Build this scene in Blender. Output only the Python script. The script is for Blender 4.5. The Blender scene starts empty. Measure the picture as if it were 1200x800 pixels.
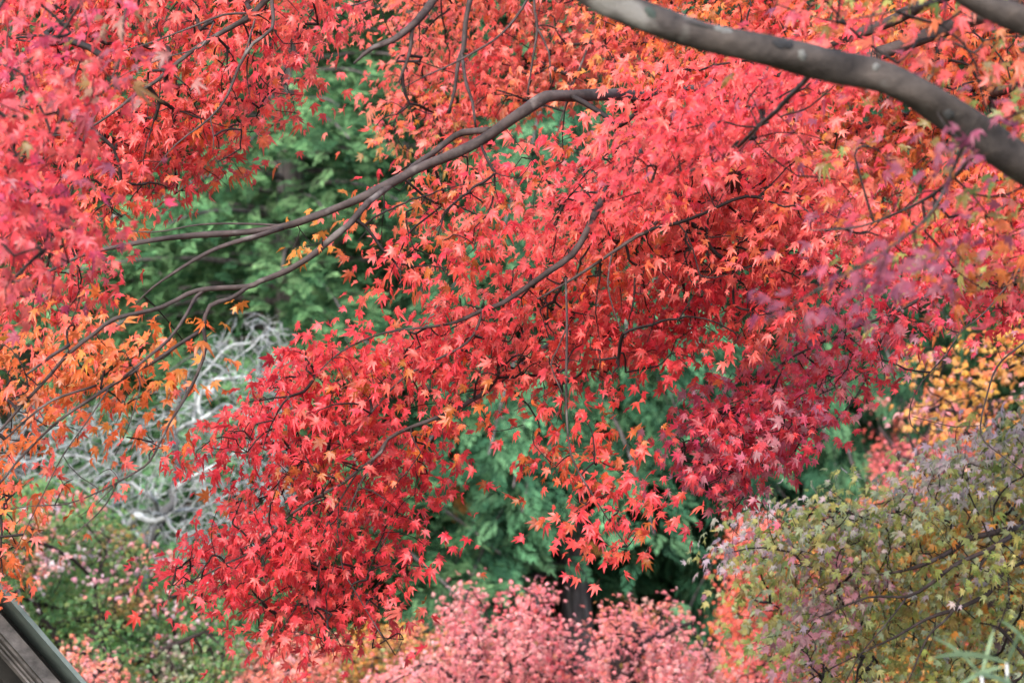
import bpy, math
import numpy as np
from mathutils import Vector

R = math.radians
SC = bpy.context.scene
COL = SC.collection
rng = np.random.default_rng(11)

# ------------------------------------------------------------------ camera
CZ = 6.0            # eye height: a terrace above a shallow valley
LENS = 100.0
FPX = 1200 * LENS / 36.0
cam = bpy.data.cameras.new('camera')
cam.lens = LENS
cam.sensor_width = 36.0
cam.clip_start = 0.1
cam.clip_end = 400.0
cam.dof.use_dof = True
cam.dof.focus_distance = 8.0
cam.dof.aperture_fstop = 5.2
camo = bpy.data.objects.new('camera', cam)
camo.location = (0, 0, CZ)
camo.rotation_euler = (R(90), 0, 0)
COL.objects.link(camo)
SC.camera = camo

# ------------------------------------------------------------------ sky, sun, exposure
SUN_EL, SUN_AZ = R(40), R(205)       # azimuth clockwise from +Y: behind the camera, a little to its left
w = bpy.data.worlds.new('World')
SC.world = w
w.use_nodes = True
nt = w.node_tree
nt.nodes.clear()
sky = nt.nodes.new('ShaderNodeTexSky')
sky.sky_type = 'NISHITA'
sky.sun_disc = False
sky.sun_elevation = SUN_EL
sky.sun_rotation = SUN_AZ
sky.air_density = 1.0
sky.dust_density = 3.0
sky.ozone_density = 1.0
bg = nt.nodes.new('ShaderNodeBackground')
bg.inputs['Strength'].default_value = 0.15
wo = nt.nodes.new('ShaderNodeOutputWorld')
nt.links.new(sky.outputs[0], bg.inputs[0])
nt.links.new(bg.outputs[0], wo.inputs[0])
sl = bpy.data.lights.new('sun', 'SUN')
sl.energy = 1.3
sl.angle = R(40)
sl.color = (1.0, 0.98, 0.95)
so = bpy.data.objects.new('sun', sl)
sd = Vector((math.sin(SUN_AZ) * math.cos(SUN_EL), math.cos(SUN_AZ) * math.cos(SUN_EL), math.sin(SUN_EL)))
so.rotation_euler = sd.to_track_quat('Z', 'Y').to_euler()
so.location = sd * 30
COL.objects.link(so)
SC.view_settings.view_transform = 'Standard'
SC.view_settings.look = 'None'
SC.view_settings.gamma = 1.0
SC.view_settings.exposure = 1.95
SC.render.engine = 'CYCLES'
SC.cycles.max_bounces = 12
SC.cycles.diffuse_bounces = 9
SC.cycles.glossy_bounces = 2
SC.cycles.transmission_bounces = 8
SC.cycles.transparent_max_bounces = 4
SC.cycles.sample_clamp_indirect = 10.0
SC.cycles.use_denoising = True

# ------------------------------------------------------------------ helpers
def at(px, py, Y):
    return np.array([(px - 600) / FPX * Y, Y, CZ - (py - 400) / FPX * Y])

def ground_z(x, y):
    x = np.asarray(x, float); y = np.asarray(y, float)
    t = np.clip((y - 3) / 9.0, 0, 1); t = t * t * (3 - 2 * t)
    z = 4.4 - 2.9 * t
    u = np.clip(y - 23, 0, None)
    z = z + 0.42 * u * u / (u + 8)
    z = z + 0.12 * np.sin(x * 0.9 + y * 0.4) + 0.08 * np.sin(x * 2.3 - y * 1.1)
    return z

def nrm(v):
    v = np.asarray(v, float)
    return v / np.maximum(np.linalg.norm(v, axis=-1, keepdims=True), 1e-9)

def tag(o, label=None, cat=None, group=None, kind=None):
    if label: o['label'] = label
    if cat: o['category'] = cat
    if group: o['group'] = group
    if kind: o['kind'] = kind
    return o

def empty(name, loc):
    o = bpy.data.objects.new(name, None)
    o.location = [float(c) for c in loc]
    o.empty_display_size = 0.3
    COL.objects.link(o)
    return o

class MB:
    """collects triangles and quads, with one colour per vertex"""
    def __init__(self):
        self.V, self.T, self.Q, self.C, self.n = [], [], [], [], 0
    def add(self, V, T=None, Q=None, C=(0.5, 0.5, 0.5)):
        V = np.asarray(V, float).reshape(-1, 3)
        if T is not None and len(T): self.T.append(np.asarray(T, int).reshape(-1, 3) + self.n)
        if Q is not None and len(Q): self.Q.append(np.asarray(Q, int).reshape(-1, 4) + self.n)
        C = np.asarray(C, float)
        if C.ndim == 1: C = np.tile(C, (len(V), 1))
        self.V.append(V); self.C.append(C); self.n += len(V)
    def box(self, p, ex, ey, ez, C=(0.5, 0.5, 0.5)):
        """box with centre p and half-axis vectors"""
        p, ex, ey, ez = [np.asarray(a, float) for a in (p, ex, ey, ez)]
        V = [p + a * ex + b * ey + c * ez for a in (-1, 1) for b in (-1, 1) for c in (-1, 1)]
        self.add(V, Q=[(0, 1, 3, 2), (4, 6, 7, 5), (0, 4, 5, 1), (2, 3, 7, 6), (0, 2, 6, 4), (1, 5, 7, 3)], C=C)
    def build(self, name, mat, parent=None, smooth=True):
        V = np.concatenate(self.V); C = np.concatenate(self.C)
        T = np.concatenate(self.T) if self.T else np.zeros((0, 3), int)
        Q = np.concatenate(self.Q) if self.Q else np.zeros((0, 4), int)
        if parent is not None:
            p = parent; off = np.zeros(3)
            while p is not None:
                off += np.array(p.location); p = p.parent
            V = V - off
        me = bpy.data.meshes.new(name)
        me.vertices.add(len(V)); me.vertices.foreach_set('co', V.astype(np.float32).ravel())
        nl = 3 * len(T) + 4 * len(Q)
        me.loops.add(nl)
        me.loops.foreach_set('vertex_index', np.concatenate([T.ravel(), Q.ravel()]).astype(np.int32))
        me.polygons.add(len(T) + len(Q))
        ls = np.concatenate([np.arange(len(T)) * 3, 3 * len(T) + np.arange(len(Q)) * 4]).astype(np.int32)
        me.polygons.foreach_set('loop_start', ls)
        me.polygons.foreach_set('use_smooth', np.full(len(T) + len(Q), smooth, dtype=bool))
        a = me.color_attributes.new('col', 'FLOAT_COLOR', 'POINT')
        a.data.foreach_set('color', np.hstack([C, np.ones((len(C), 1))]).astype(np.float32).ravel())
        me.update(calc_edges=True)
        me.validate()
        me.materials.append(mat)
        o = bpy.data.objects.new(name, me)
        if parent is not None: o.parent = parent
        COL.objects.link(o)
        return o

# ------------------------------------------------------------------ materials
def new_mat(name):
    m = bpy.data.materials.new(name); m.use_nodes = True
    n = m.node_tree.nodes; n.clear()
    out = n.new('ShaderNodeOutputMaterial')
    return m, n, m.node_tree.links, out

def leaf_mat(name, trans=0.45, rough=0.42, spec=0.5, tsat=1.0, mottle=0.25):
    m, n, L, out = new_mat(name)
    at_ = n.new('ShaderNodeAttribute'); at_.attribute_name = 'col'
    geo = n.new('ShaderNodeNewGeometry')
    no = n.new('ShaderNodeTexNoise'); no.inputs['Scale'].default_value = 60.0; no.inputs['Detail'].default_value = 3
    L.new(geo.outputs['Position'], no.inputs['Vector'])
    mr = n.new('ShaderNodeMapRange'); mr.inputs[1].default_value = 0.3; mr.inputs[2].default_value = 0.7
    mr.inputs[3].default_value = 1 - mottle; mr.inputs[4].default_value = 1 + mottle * 0.6
    L.new(no.outputs['Fac'], mr.inputs[0])
    mul = n.new('ShaderNodeVectorMath'); mul.operation = 'SCALE'
    L.new(at_.outputs['Color'], mul.inputs[0]); L.new(mr.outputs[0], mul.inputs['Scale'])
    p = n.new('ShaderNodeBsdfPrincipled')
    p.inputs['Roughness'].default_value = rough
    p.inputs['Specular IOR Level'].default_value = spec
    L.new(mul.outputs[0], p.inputs['Base Color'])
    t = n.new('ShaderNodeBsdfTranslucent')
    hs = n.new('ShaderNodeHueSaturation'); hs.inputs['Saturation'].default_value = tsat; hs.inputs['Value'].default_value = 1.15
    L.new(mul.outputs[0], hs.inputs['Color']); L.new(hs.outputs[0], t.inputs['Color'])
    mx = n.new('ShaderNodeMixShader'); mx.inputs[0].default_value = trans
    L.new(p.outputs[0], mx.inputs[1]); L.new(t.outputs[0], mx.inputs[2])
    L.new(mx.outputs[0], out.inputs['Surface'])
    return m

def bark_mat(name, c1, c2, c3, scale=14.0, rough=0.85, bump=0.35, patch=0.62, streak=(1, 1, 1)):
    m, n, L, out = new_mat(name)
    geo = n.new('ShaderNodeTexCoord')
    mp = n.new('ShaderNodeMapping'); mp.inputs['Scale'].default_value = streak
    L.new(geo.outputs['Object'], mp.inputs['Vector'])
    n1 = n.new('ShaderNodeTexNoise'); n1.inputs['Scale'].default_value = scale; n1.inputs['Detail'].default_value = 6; n1.inputs['Roughness'].default_value = 0.65
    n2 = n.new('ShaderNodeTexNoise'); n2.inputs['Scale'].default_value = scale * 0.45; n2.inputs['Detail'].default_value = 4
    L.new(mp.outputs[0], n1.inputs['Vector']); L.new(mp.outputs[0], n2.inputs['Vector'])
    cr = n.new('ShaderNodeValToRGB')
    cr.color_ramp.elements[0].position = 0.35; cr.color_ramp.elements[0].color = (*c1, 1)
    cr.color_ramp.elements[1].position = 0.68; cr.color_ramp.elements[1].color = (*c2, 1)
    L.new(n1.outputs['Fac'], cr.inputs[0])
    c2r = n.new('ShaderNodeValToRGB')
    c2r.color_ramp.elements[0].position = patch; c2r.color_ramp.elements[0].color = (0, 0, 0, 1)
    c2r.color_ramp.elements[1].position = patch + 0.08; c2r.color_ramp.elements[1].color = (1, 1, 1, 1)
    L.new(n2.outputs['Fac'], c2r.inputs[0])
    mx = n.new('ShaderNodeMix'); mx.data_type = 'RGBA'
    L.new(c2r.outputs[0], mx.inputs[0]); L.new(cr.outputs[0], mx.inputs[6]); mx.inputs[7].default_value = (*c3, 1)
    p = n.new('ShaderNodeBsdfPrincipled'); p.inputs['Roughness'].default_value = rough
    p.inputs['Specular IOR Level'].default_value = 0.3
    va = n.new('ShaderNodeAttribute'); va.attribute_name = 'col'
    vm = n.new('ShaderNodeVectorMath'); vm.operation = 'MULTIPLY'; vs = n.new('ShaderNodeVectorMath'); vs.operation = 'SCALE'; vs.inputs['Scale'].default_value = 2.0
    L.new(va.outputs['Color'], vs.inputs[0]); L.new(mx.outputs[2], vm.inputs[0]); L.new(vs.outputs[0], vm.inputs[1])
    L.new(vm.outputs[0], p.inputs['Base Color'])
    b = n.new('ShaderNodeBump'); b.inputs['Strength'].default_value = bump; b.inputs['Distance'].default_value = 0.01
    L.new(n1.outputs['Fac'], b.inputs['Height']); L.new(b.outputs[0], p.inputs['Normal'])
    L.new(p.outputs[0], out.inputs['Surface'])
    return m

M_LEAF = leaf_mat('red_maple_leaf', 0.55, 0.35, 0.55)
M_LEAF_DULL = leaf_mat('autumn_leaf', 0.45, 0.4, 0.5)
M_NEEDLE = leaf_mat('cypress_spray', 0.2, 0.7, 0.12, mottle=0.35)
M_LIMB = bark_mat('grey_limb_bark', (0.013, 0.010, 0.0095), (0.058, 0.047, 0.042), (0.11, 0.105, 0.098), 13, patch=0.6, bump=1.0)
M_BRANCH = bark_mat('branch_bark', (0.02, 0.014, 0.0135), (0.06, 0.044, 0.042), (0.10, 0.085, 0.08), 24, patch=0.6)
M_TWIG = bark_mat('twig_bark', (0.016, 0.009, 0.009), (0.03, 0.019, 0.018), (0.045, 0.035, 0.032), 40)
M_PALE = bark_mat('lichen_bark', (0.13, 0.138, 0.136), (0.24, 0.255, 0.255), (0.35, 0.37, 0.37), 18, patch=0.5)
M_PALE_D = bark_mat('old_plum_bark', (0.03, 0.03, 0.03), (0.08, 0.08, 0.08), (0.22, 0.23, 0.23), 9, patch=0.55)
M_CEDAR = bark_mat('cypress_bark', (0.035, 0.03, 0.03), (0.14, 0.122, 0.12), (0.22, 0.205, 0.20), 14, patch=0.6, streak=(3.5, 3.5, 0.3), bump=0.7)
M_GROUND = bark_mat('leaf_litter', (0.05, 0.055, 0.03), (0.14, 0.09, 0.05), (0.06, 0.10, 0.04), 2.2, patch=0.5)

# ------------------------------------------------------------------ the setting
def make_ground():
    xs = np.linspace(-70, 70, 141); ys = np.linspace(-12, 120, 133)
    X, Y = np.meshgrid(xs, ys)
    Z = ground_z(X, Y)
    V = np.stack([X, Y, Z], -1).reshape(-1, 3)
    i = np.arange(132)[:, None] * 141 + np.arange(140)[None, :]
    Q = np.stack([i, i + 1, i + 142, i + 141], -1).reshape(-1, 4)
    m = MB(); m.add(V, Q=Q)
    tag(m.build('ground', M_GROUND), kind='structure')
make_ground()

# ------------------------------------------------------------------ wood
def spline(P, step=0.03):
    """Catmull-Rom through P (n,k)"""
    P = np.asarray(P, float)
    if len(P) < 3: 
        n = max(2, int(np.linalg.norm(P[1, :3] - P[0, :3]) / step) + 1)
        return P[0] + (P[1] - P[0]) * np.linspace(0, 1, n)[:, None]
    Q = np.vstack([2 * P[0] - P[1], P, 2 * P[-1] - P[-2]])
    out = []
    for i in range(1, len(Q) - 2):
        a, b, c, d = Q[i - 1], Q[i], Q[i + 1], Q[i + 2]
        n = max(2, int(np.linalg.norm((c - b)[:3]) / step))
        t = (np.arange(n) / n)[:, None]
        out.append(0.5 * (2 * b + (c - a) * t + (2 * a - 5 * b + 4 * c - d) * t ** 2 + (3 * b - a - 3 * c + d) * t ** 3))
    out.append(P[-1:])
    return np.vstack(out)

def tube(mb, P, rad, sides=8, rough=0.0, col=(0.5, 0.5, 0.5), cap=True):
    P = np.asarray(P, float); n = len(P)
    rad = np.broadcast_to(np.asarray(rad, float), (n,))
    T = nrm(np.gradient(P, axis=0))
    up = np.array([0.0, 0.0, 1.0]) if abs(T[0, 2]) < 0.9 else np.array([1.0, 0, 0])
    A = np.zeros((n, 3)); a = up - T[0] * (up @ T[0]); a /= np.linalg.norm(a)
    for i in range(n):
        a = a - T[i] * (a @ T[i]); a /= max(np.linalg.norm(a), 1e-9); A[i] = a
    B = np.cross(T, A)
    th = np.arange(sides) / sides * 2 * np.pi
    r = rad[:, None] * np.ones((1, sides))
    if rough:
        ph = rng.uniform(0, 6.28, 6)
        s = np.cumsum(np.r_[0, np.linalg.norm(np.diff(P, axis=0), axis=1)])
        k = 1 / max(rad.mean(), 1e-3)
        for j in range(3):
            r = r * (1 + rough * 0.5 * np.sin(s[:, None] * k * (0.25 + 0.3 * j) + ph[j] + (j + 1) * th[None, :] + ph[j + 3]))
    V = P[:, None, :] + r[..., None] * (np.cos(th)[None, :, None] * A[:, None, :] + np.sin(th)[None, :, None] * B[:, None, :])
    i = np.arange(n - 1)[:, None] * sides; j = np.arange(sides)[None, :]; j2 = (j + 1) % sides
    Q = np.stack([i + j, i + j2, i + sides + j2, i + sides + j], -1).reshape(-1, 4)
    VV = V.reshape(-1, 3)
    tr = []
    if cap:
        VV = np.vstack([VV, P[0], P[-1]])
        c0, c1 = n * sides, n * sides + 1
        for k_ in range(sides):
            tr.append((c0, (k_ + 1) % sides, k_)); tr.append((c1, (n - 1) * sides + k_, (n - 1) * sides + (k_ + 1) % sides))
    mb.add(VV, T=tr, Q=Q, C=col)

def twig_tubes(mb, A, B, C_, ra, rb, sides=4, nseg=3, col=(.16, .14, .145)):
    """many curved twigs at once: quadratic curves A -> (control C_) -> B"""
    n = len(A)
    if n == 0: return
    t = np.linspace(0, 1, nseg + 1)
    P = ((1 - t) ** 2)[None, :, None] * A[:, None] + (2 * t * (1 - t))[None, :, None] * C_[:, None] + (t ** 2)[None, :, None] * B[:, None]
    T = nrm(np.gradient(P, axis=1))
    ref = np.where(np.abs(T[..., 2:3]) < 0.9, np.array([0, 0, 1.0]), np.array([1.0, 0, 0]))
    S = nrm(np.cross(T, ref)); U = np.cross(T, S)
    th = np.arange(sides) / sides * 2 * np.pi
    r = ra[:, None] + (rb - ra)[:, None] * t[None, :]
    V = P[:, :, None, :] + r[:, :, None, None] * (np.cos(th)[None, None, :, None] * S[:, :, None, :] + np.sin(th)[None, None, :, None] * U[:, :, None, :])
    base = np.arange(n)[:, None, None] * (nseg + 1) * sides
    i = np.arange(nseg)[None, :, None] * sides; j = np.arange(sides)[None, None, :]; j2 = (j + 1) % sides
    Q = np.stack([base + i + j, base + i + j2, base + i + sides + j2, base + i + sides + j], -1).reshape(-1, 4)
    mb.add(V.reshape(-1, 3), Q=Q, C=col)

def grow(roots, rootdir, pts, bf=0.35):
    """join every point to the wood with short, balanced paths; returns parent indices over [roots + pts]"""
    nr, n = len(roots), len(pts)
    pos = np.vstack([roots, pts])
    par = np.full(nr + n, -1)
    path = np.zeros(nr + n)
    best = np.full(n, 1e9); bp = np.zeros(n, int)
    for s in range(0, nr, 200):
        D = np.linalg.norm(pts[:, None] - roots[None, s:s + 200], axis=2)
        k = D.argmin(1); d = D[np.arange(n), k]
        u = d < best; best[u] = d[u]; bp[u] = k[u] + s
    done = np.zeros(n, bool)
    order = []
    cost = best.copy()
    for _ in range(n):
        i = int(np.where(done, 1e9, cost).argmin())
        done[i] = True; g = nr + i
        par[g] = bp[i]
        path[g] = path[bp[i]] + np.linalg.norm(pts[i] - pos[bp[i]])
        order.append(g)
        d = np.linalg.norm(pts - pts[i], axis=1) + bf * path[g]
        u = (~done) & (d < cost); cost[u] = d[u]; bp[u] = g
    return pos, par, order

# ------------------------------------------------------------------ leaves
def leaf_template(hi, seed):
    g = np.random.default_rng(seed)
    ang = np.array([-128, -80, -38, 0, 38, 80, 128]) + g.normal(0, 4, 7)
    ln = np.array([0.36, 0.72, 0.95, 1.05, 0.95, 0.72, 0.36]) * g.uniform(0.88, 1.1, 7)
    sin_r = np.array([0.27, 0.37, 0.41, 0.41, 0.37, 0.27]) * g.uniform(0.9, 1.15, 6)
    pts = [(0.06, -0.04)] if False else []
    out = []
    def pol(a, r): return (r * math.sin(R(a)), r * math.cos(R(a)))
    out.append(pol(180, 0.05))
    for k in range(7):
        a, l = ang[k], ln[k]
        if hi:
            da = math.degrees(math.atan2(0.118, 0.55))
            out.append(pol(a - da, l * 0.60)); out.append(pol(a + g.normal(0, 3), l)); out.append(pol(a + da, l * 0.60))
        else:
            out.append(pol(a, l))
        if k < 6: out.append(pol((ang[k] + ang[k + 1]) / 2, sin_r[k]))
    o = np.array(out)
    V = np.vstack([[0, 0.12], o])
    n = len(o)
    T = [(0, 1 + (i + 1) % n, 1 + i) for i in range(n)]
    # leaf stalk
    V = np.vstack([V, [[-0.018, 0.02], [0.018, 0.02], [0.0, -0.75]]])
    T.append((n + 1, n + 2, n + 3))
    stalk = np.zeros(len(V)); stalk[-3:] = 1
    return V * 0.66, np.array(T), stalk

TPL = {True: [leaf_template(True, s) for s in range(7)], False: [leaf_template(False, 50 + s) for s in range(5)]}

def add_leaves(mb, P, T, N, size, col, hi=True, curl=0.5):
    """P leaf positions, T tip directions, N face normals"""
    T = nrm(T); N = N - T * (N * T).sum(1, keepdims=True); N = nrm(N); B = np.cross(T, N)
    var = rng.integers(0, len(TPL[hi]), len(P))
    for v, (V2, tri, stalk) in enumerate(TPL[hi]):
        k = np.where(var == v)[0]
        if not len(k): continue
        c = (rng.normal(curl, 0.5, len(k)))[:, None] + (rng.random(len(k)) < .06)[:, None] * 1.2
        fold = rng.normal(0.12, 0.22, len(k))[:, None]
        tw = rng.normal(0, 0.35, len(k))[:, None]
        x, y = V2[None, :, 0], V2[None, :, 1]
        wob = rng.normal(0, 0.035, (len(k), len(V2)))
        z = -c * (x * x + y * y) * 1.1 + fold * np.abs(x) + tw * x * y * 2 + wob
        z = z * (1 - stalk) + stalk * (0.3 * y * y)
        s = size[k][:, None]
        W = P[k][:, None] + (s * x)[..., None] * B[k][:, None] + (s * y)[..., None] * T[k][:, None] + (s * z)[..., None] * N[k][:, None]
        C = np.repeat(col[k][:, None], len(V2), 1)
        tipk = (np.hypot(x, y) > .42) * (1 - stalk)[None, :]
        C = C * (1 - tipk * rng.uniform(0, .38, (len(k), 1)))[..., None]
        C = C * (1 - stalk)[None, :, None] + np.array([0.2, 0.04, 0.03]) * stalk[None, :, None]
        F = (np.arange(len(k))[:, None, None] * len(V2) + tri[None]).reshape(-1, 3)
        mb.add(W.reshape(-1, 3), T=F, C=C.reshape(-1, 3))

def snoise(seed, x, y, wl):
    g = np.random.default_rng(seed)
    s = 0
    for o in range(5):
        a = g.uniform(0, 2 * np.pi); f = 2 * np.pi / wl * g.uniform(0.6, 1.9); p = g.uniform(0, 6.28)
        s = s + np.sin(f * (x * np.cos(a) + y * np.sin(a)) + p)
    return s / 2.2

def inpoly(poly, x, y):
    p = np.asarray(poly, float); n = len(p); r = np.zeros(len(x), bool); j = n - 1
    for i in range(n):
        xi, yi, xj, yj = p[i, 0], p[i, 1], p[j, 0], p[j, 1]
        if yi != yj:
            c = ((yi > y) != (yj > y)) & (x < (xj - xi) * (y - yi) / (yj - yi) + xi)
            r ^= c
        j = i
    return r

def area(poly):
    p = np.asarray(poly, float); q = np.roll(p, -1, 0)
    return abs((p[:, 0] * q[:, 1] - p[:, 1] * q[:, 0]).sum()) / 2

COLS = dict(
    red=(0.74, 0.068, 0.082), scarlet=(0.75, 0.092, 0.075), coral=(0.76, 0.145, 0.12), orange=(0.74, 0.18, 0.055),
    crimson=(0.62, 0.036, 0.06), deep=(0.45, 0.028, 0.04), magenta=(0.70, 0.07, 0.15), purple=(0.34, 0.085, 0.13),
    mauve=(0.52, 0.22, 0.27), olive=(0.26, 0.17, 0.045), yellow=(0.66, 0.36, 0.06), gold=(0.60, 0.26, 0.045),
    green=(0.20, 0.27, 0.07), leafgreen=(0.09, 0.22, 0.065), pink=(0.72, 0.22, 0.22), rose=(0.68, 0.13, 0.15), palepink=(0.74, 0.36, 0.34),
    plum=(0.24, 0.06, 0.10), lime=(0.46, 0.45, 0.13), greymauve=(0.56, 0.46, 0.48), greygreen=(0.36, 0.42, 0.27), salmon=(0.74, 0.21, 0.14), brown=(0.16, 0.06, 0.03), amber=(0.45, 0.13, 0.03))

def pal_cols(pal, u):
    c = np.array([COLS[p] for p in pal])
    f = np.clip(u, 0, 1) * (len(pal) - 1)
    k = np.clip(f.astype(int), 0, len(pal) - 2)
    f = (f - k)[:, None]; f = f * f * (3 - 2 * f)
    return c[k] * (1 - f) + c[k + 1] * f

def region(poly, Y, pal, dens=1.0, leaf=0.062, spread=0.35, gap=0.0, gapwl=60, out=(-0.75, -0.1, -0.5), face=(-0.3, -0.5, 0.85),
           facej=0.32, seed=0, per=7, clump=0.055, hi=True, curl=0.5, slope=(0, 0), pwl=170, cov=3.5, layers=3, upper=None, edge=10, tj=0.38, cj=0.08, wands=0):
    return dict(locals())

def fill_region(q, mbl):
    """scatter leaf clusters; returns the cluster points; the leaves go into mbl"""
    q['leaf'] *= 0.62 if q['hi'] else 0.54
    px_leaf = q['leaf'] / q['Y'] * FPX
    a1 = 0.27 * px_leaf ** 2
    n_leaf = area(q['poly']) * q['cov'] * q['dens'] / a1
    n = max(3, int(n_leaf / q['per']))
    p = np.asarray(q['poly'], float)
    X, Yp = [], []
    tot = 0
    while tot < n:
        x = rng.uniform(p[:, 0].min(), p[:, 0].max(), n * 2); y = rng.uniform(p[:, 1].min(), p[:, 1].max(), n * 2)
        e = q['edge']
        k = inpoly(p, x + rng.normal(0, e, n * 2), y + rng.normal(0, e, n * 2))
        X.append(x[k]); Yp.append(y[k]); tot += k.sum()
    x = np.concatenate(X)[:n]; y = np.concatenate(Yp)[:n]
    if q['gap'] > 0:
        ga, gb = -.83 * x + .56 * y, .56 * x + .83 * y
        g = snoise(q['seed'] + 7, ga * .42, gb, q['gapwl'])
        k = g > np.quantile(g, q['gap']) 
        k |= rng.random(len(x)) < 0.12
        x, y = x[k], y[k]
    n = len(x)
    lay = (rng.integers(0, q['layers'], n) / max(q['layers'] - 1, 1) - 0.5) * 2 if q['layers'] > 1 else np.zeros(n)
    depth = q['Y'] + q['spread'] * (0.55 * lay + 0.5 * snoise(q['seed'] + 1, x, y, 260) + rng.normal(0, 0.18, n)) \
        + q['slope'][0] * (x - p[:, 0].mean()) / 1000 + q['slope'][1] * (y - p[:, 1].mean()) / 1000
    P = np.stack([(x - 600) / FPX * depth, depth, CZ - (y - 400) / FPX * depth], 1)
    wp = []
    for _ in range(q['wands']):
        i = rng.integers(0, n); a, b = x[i], y[i]; th = rng.normal(.45, .45); ln = rng.uniform(60, 170); dd = q['Y'] - q['spread'] * rng.uniform(.7, 1.1)
        for t in np.arange(0, ln, 11):
            a2, b2 = a - math.sin(th) * t + 3 * math.sin(t * .06 + i), b + math.cos(th) * t
            th *= .985
            if inpoly(p, np.array([a2]), np.array([b2]))[0]: wp.append(at(a2, b2, dd + .02 * math.sin(t * .1)))
    # leaves round each cluster point
    m = q['per']
    k = np.repeat(np.arange(n), m)
    off = rng.normal(0, q['clump'], (n * m, 3)) * np.array([0.8, 0.9, 0.5])
    if q['hi']: off += np.outer(rng.normal(0, q['clump'] * 1.3, n * m), nrm(np.array([-.8, -.1, -.5])))
    LP = P[k] + off
    o = np.array(q['out'], float)
    if q['hi']: LP = LP - nrm(o) * q['leaf'] * .4
    T = o + rng.normal(0, q['tj'], (n * m, 3)) + off / q['clump'] * 0.28
    T[:, 2] -= 0.25
    N = np.array(q['face'], float) + rng.normal(0, q['facej'], (n * m, 3)) + np.repeat(rng.normal(0, 0.22, (n, 3)), m, 0)
    u = 0.5 + 0.27 * snoise(q['seed'] + 3, x, y, q['pwl']) + 0.10 * snoise(q['seed'] + 5, x, y, 40) + rng.normal(0, q['cj'], n)
    u = np.repeat(u, m) + rng.normal(0, 0.08, n * m) + rng.normal(0, 0.3, n * m) * (rng.random(n * m) < .06)
    C = pal_cols(q['pal'], np.clip(u, 0, 0.999))
    if q['upper']:
        # the outer, upper side of the crown carries another colour
        pal2, hfrac = q['upper']
        sel = rng.random(n * m) < np.repeat(np.clip(hfrac + 0.6 * (off_top(p, x, y)), 0, 1), m)
        C[sel] = pal_cols(pal2, np.clip(rng.random(n * m), 0, 0.999))[sel]
    C = C * (rng.uniform(0.78, 1.12, (n * m, 1)) if q['hi'] else rng.uniform(0.9, 1.08, (n * m, 1))) * rng.normal(1, 0.05, (n * m, 3))
    C = np.clip(C, 0.01, 0.85)
    S = q['leaf'] * rng.normal(1.0, 0.22, n * m).clip(0.5, 1.5)
    add_leaves(mbl, LP, T, N, S, C, q['hi'], q['curl'])
    return np.vstack([P] + [wp]) if wp else P

def off_top(p, x, y):
    g = snoise(99, x, y, 55)
    return 0.35 * g

def px_line(L, step=0.03):
    """traced wood: list of (px, py, Y, width_px)"""
    W = np.array([np.r_[at(a[0], a[1], a[2]), a[3] / 2 / FPX * a[2]] for a in L])
    return spline(W, step)

def bough(name, tree, lines, regions, mat, leaves_mat=None, twig_mat=None, bf=0.35, label=None, twig_r=0.0011, sides=10, rough=0.12, leaf_label=None, extra=None, tip_pts=None):
    """one traced bough of a tree: its wood, its twigs and its leaves (thing > part > sub-part)"""
    mb = MB(); roots = []
    for L in lines:
        s = px_line(L)
        s[:, :3] += np.stack([snoise(int(s[0, 0] * 1000) % 997 + k, np.arange(len(s)) * 3.0, np.zeros(len(s)), 60) for k in range(3)], 1) * (0.12 * s[:, 3:4] + 0.0012)
        r = s[:, 3].clip(0.0012)
        tube(mb, s[:, :3], r, sides if r.max() > 0.006 else 6, rough if r.max() > 0.004 else 0.0)
        roots.append(s[::2])
    if regions:
        ml = MB(); P = []
        for q in regions: P.append(fill_region(q, ml))
        P = np.vstack(P)
        if tip_pts is not None: P = np.vstack([P, tip_pts])
        Rt = np.vstack(roots)
        grow_twigs(mb, Rt[:, :3], Rt[:, 3], P, bf, twig_r)
    part = mb.build(name, mat, tree)
    if label: part['label'] = label
    if regions:
        lo = ml.build('leaves', leaves_mat or M_LEAF, part)
        if leaf_label: lo['label'] = leaf_label
    return part

def grow_twigs(mt, Rp, Rr, P, bf, twig_r, maxr=0.012, power=0.42, sag=0.05, wob=0.09, col=(.16, .14, .145)):
    pos, par, order = grow(Rp, None, P, bf)
    nr = len(Rp)
    cnt = np.zeros(len(pos))
    for g in reversed(order):
        cnt[g] += 1
        cnt[par[g]] += cnt[g]
    rad = np.minimum(twig_r * np.maximum(cnt, 1) ** power, maxr)
    g = np.array(order); a = par[g]
    A, B = pos[a], pos[g]
    # tangent continuity: control point follows the parent's own direction
    pa = np.where(a >= nr, par[a], a)
    dirp = pos[a] - pos[pa]
    ln = np.linalg.norm(B - A, axis=1, keepdims=True)
    C_ = A + 0.38 * (B - A) + np.where(np.linalg.norm(dirp, axis=1, keepdims=True) > 1e-6, nrm(dirp), 0) * ln * 0.14
    C_ = C_ + rng.normal(0, wob, C_.shape) * ln
    C_[:, 2] += sag * ln[:, 0]
    ra = np.minimum(rad[g] * 1.15, np.where(a >= nr, rad[a], maxr)); rb = rad[g]
    twig_tubes(mt, A, B, C_, ra, rb, col=col)

# =================================================================== the trees
def tree_root(name, x, y, label, cat='maple tree', group=None):
    return tag(empty(name, (x, y, float(ground_z(x, y)))), label, cat, group)

def topx(p):      # world -> traced coordinates
    return ((p[0] / p[1]) * FPX + 600, 400 - (p[2] - CZ) / p[1] * FPX, p[1])

RED = ['deep', 'crimson', 'red', 'red', 'scarlet', 'scarlet', 'coral', 'coral', 'orange']
HOT = ['red', 'scarlet', 'coral', 'coral', 'orange', 'orange', 'gold']

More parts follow.
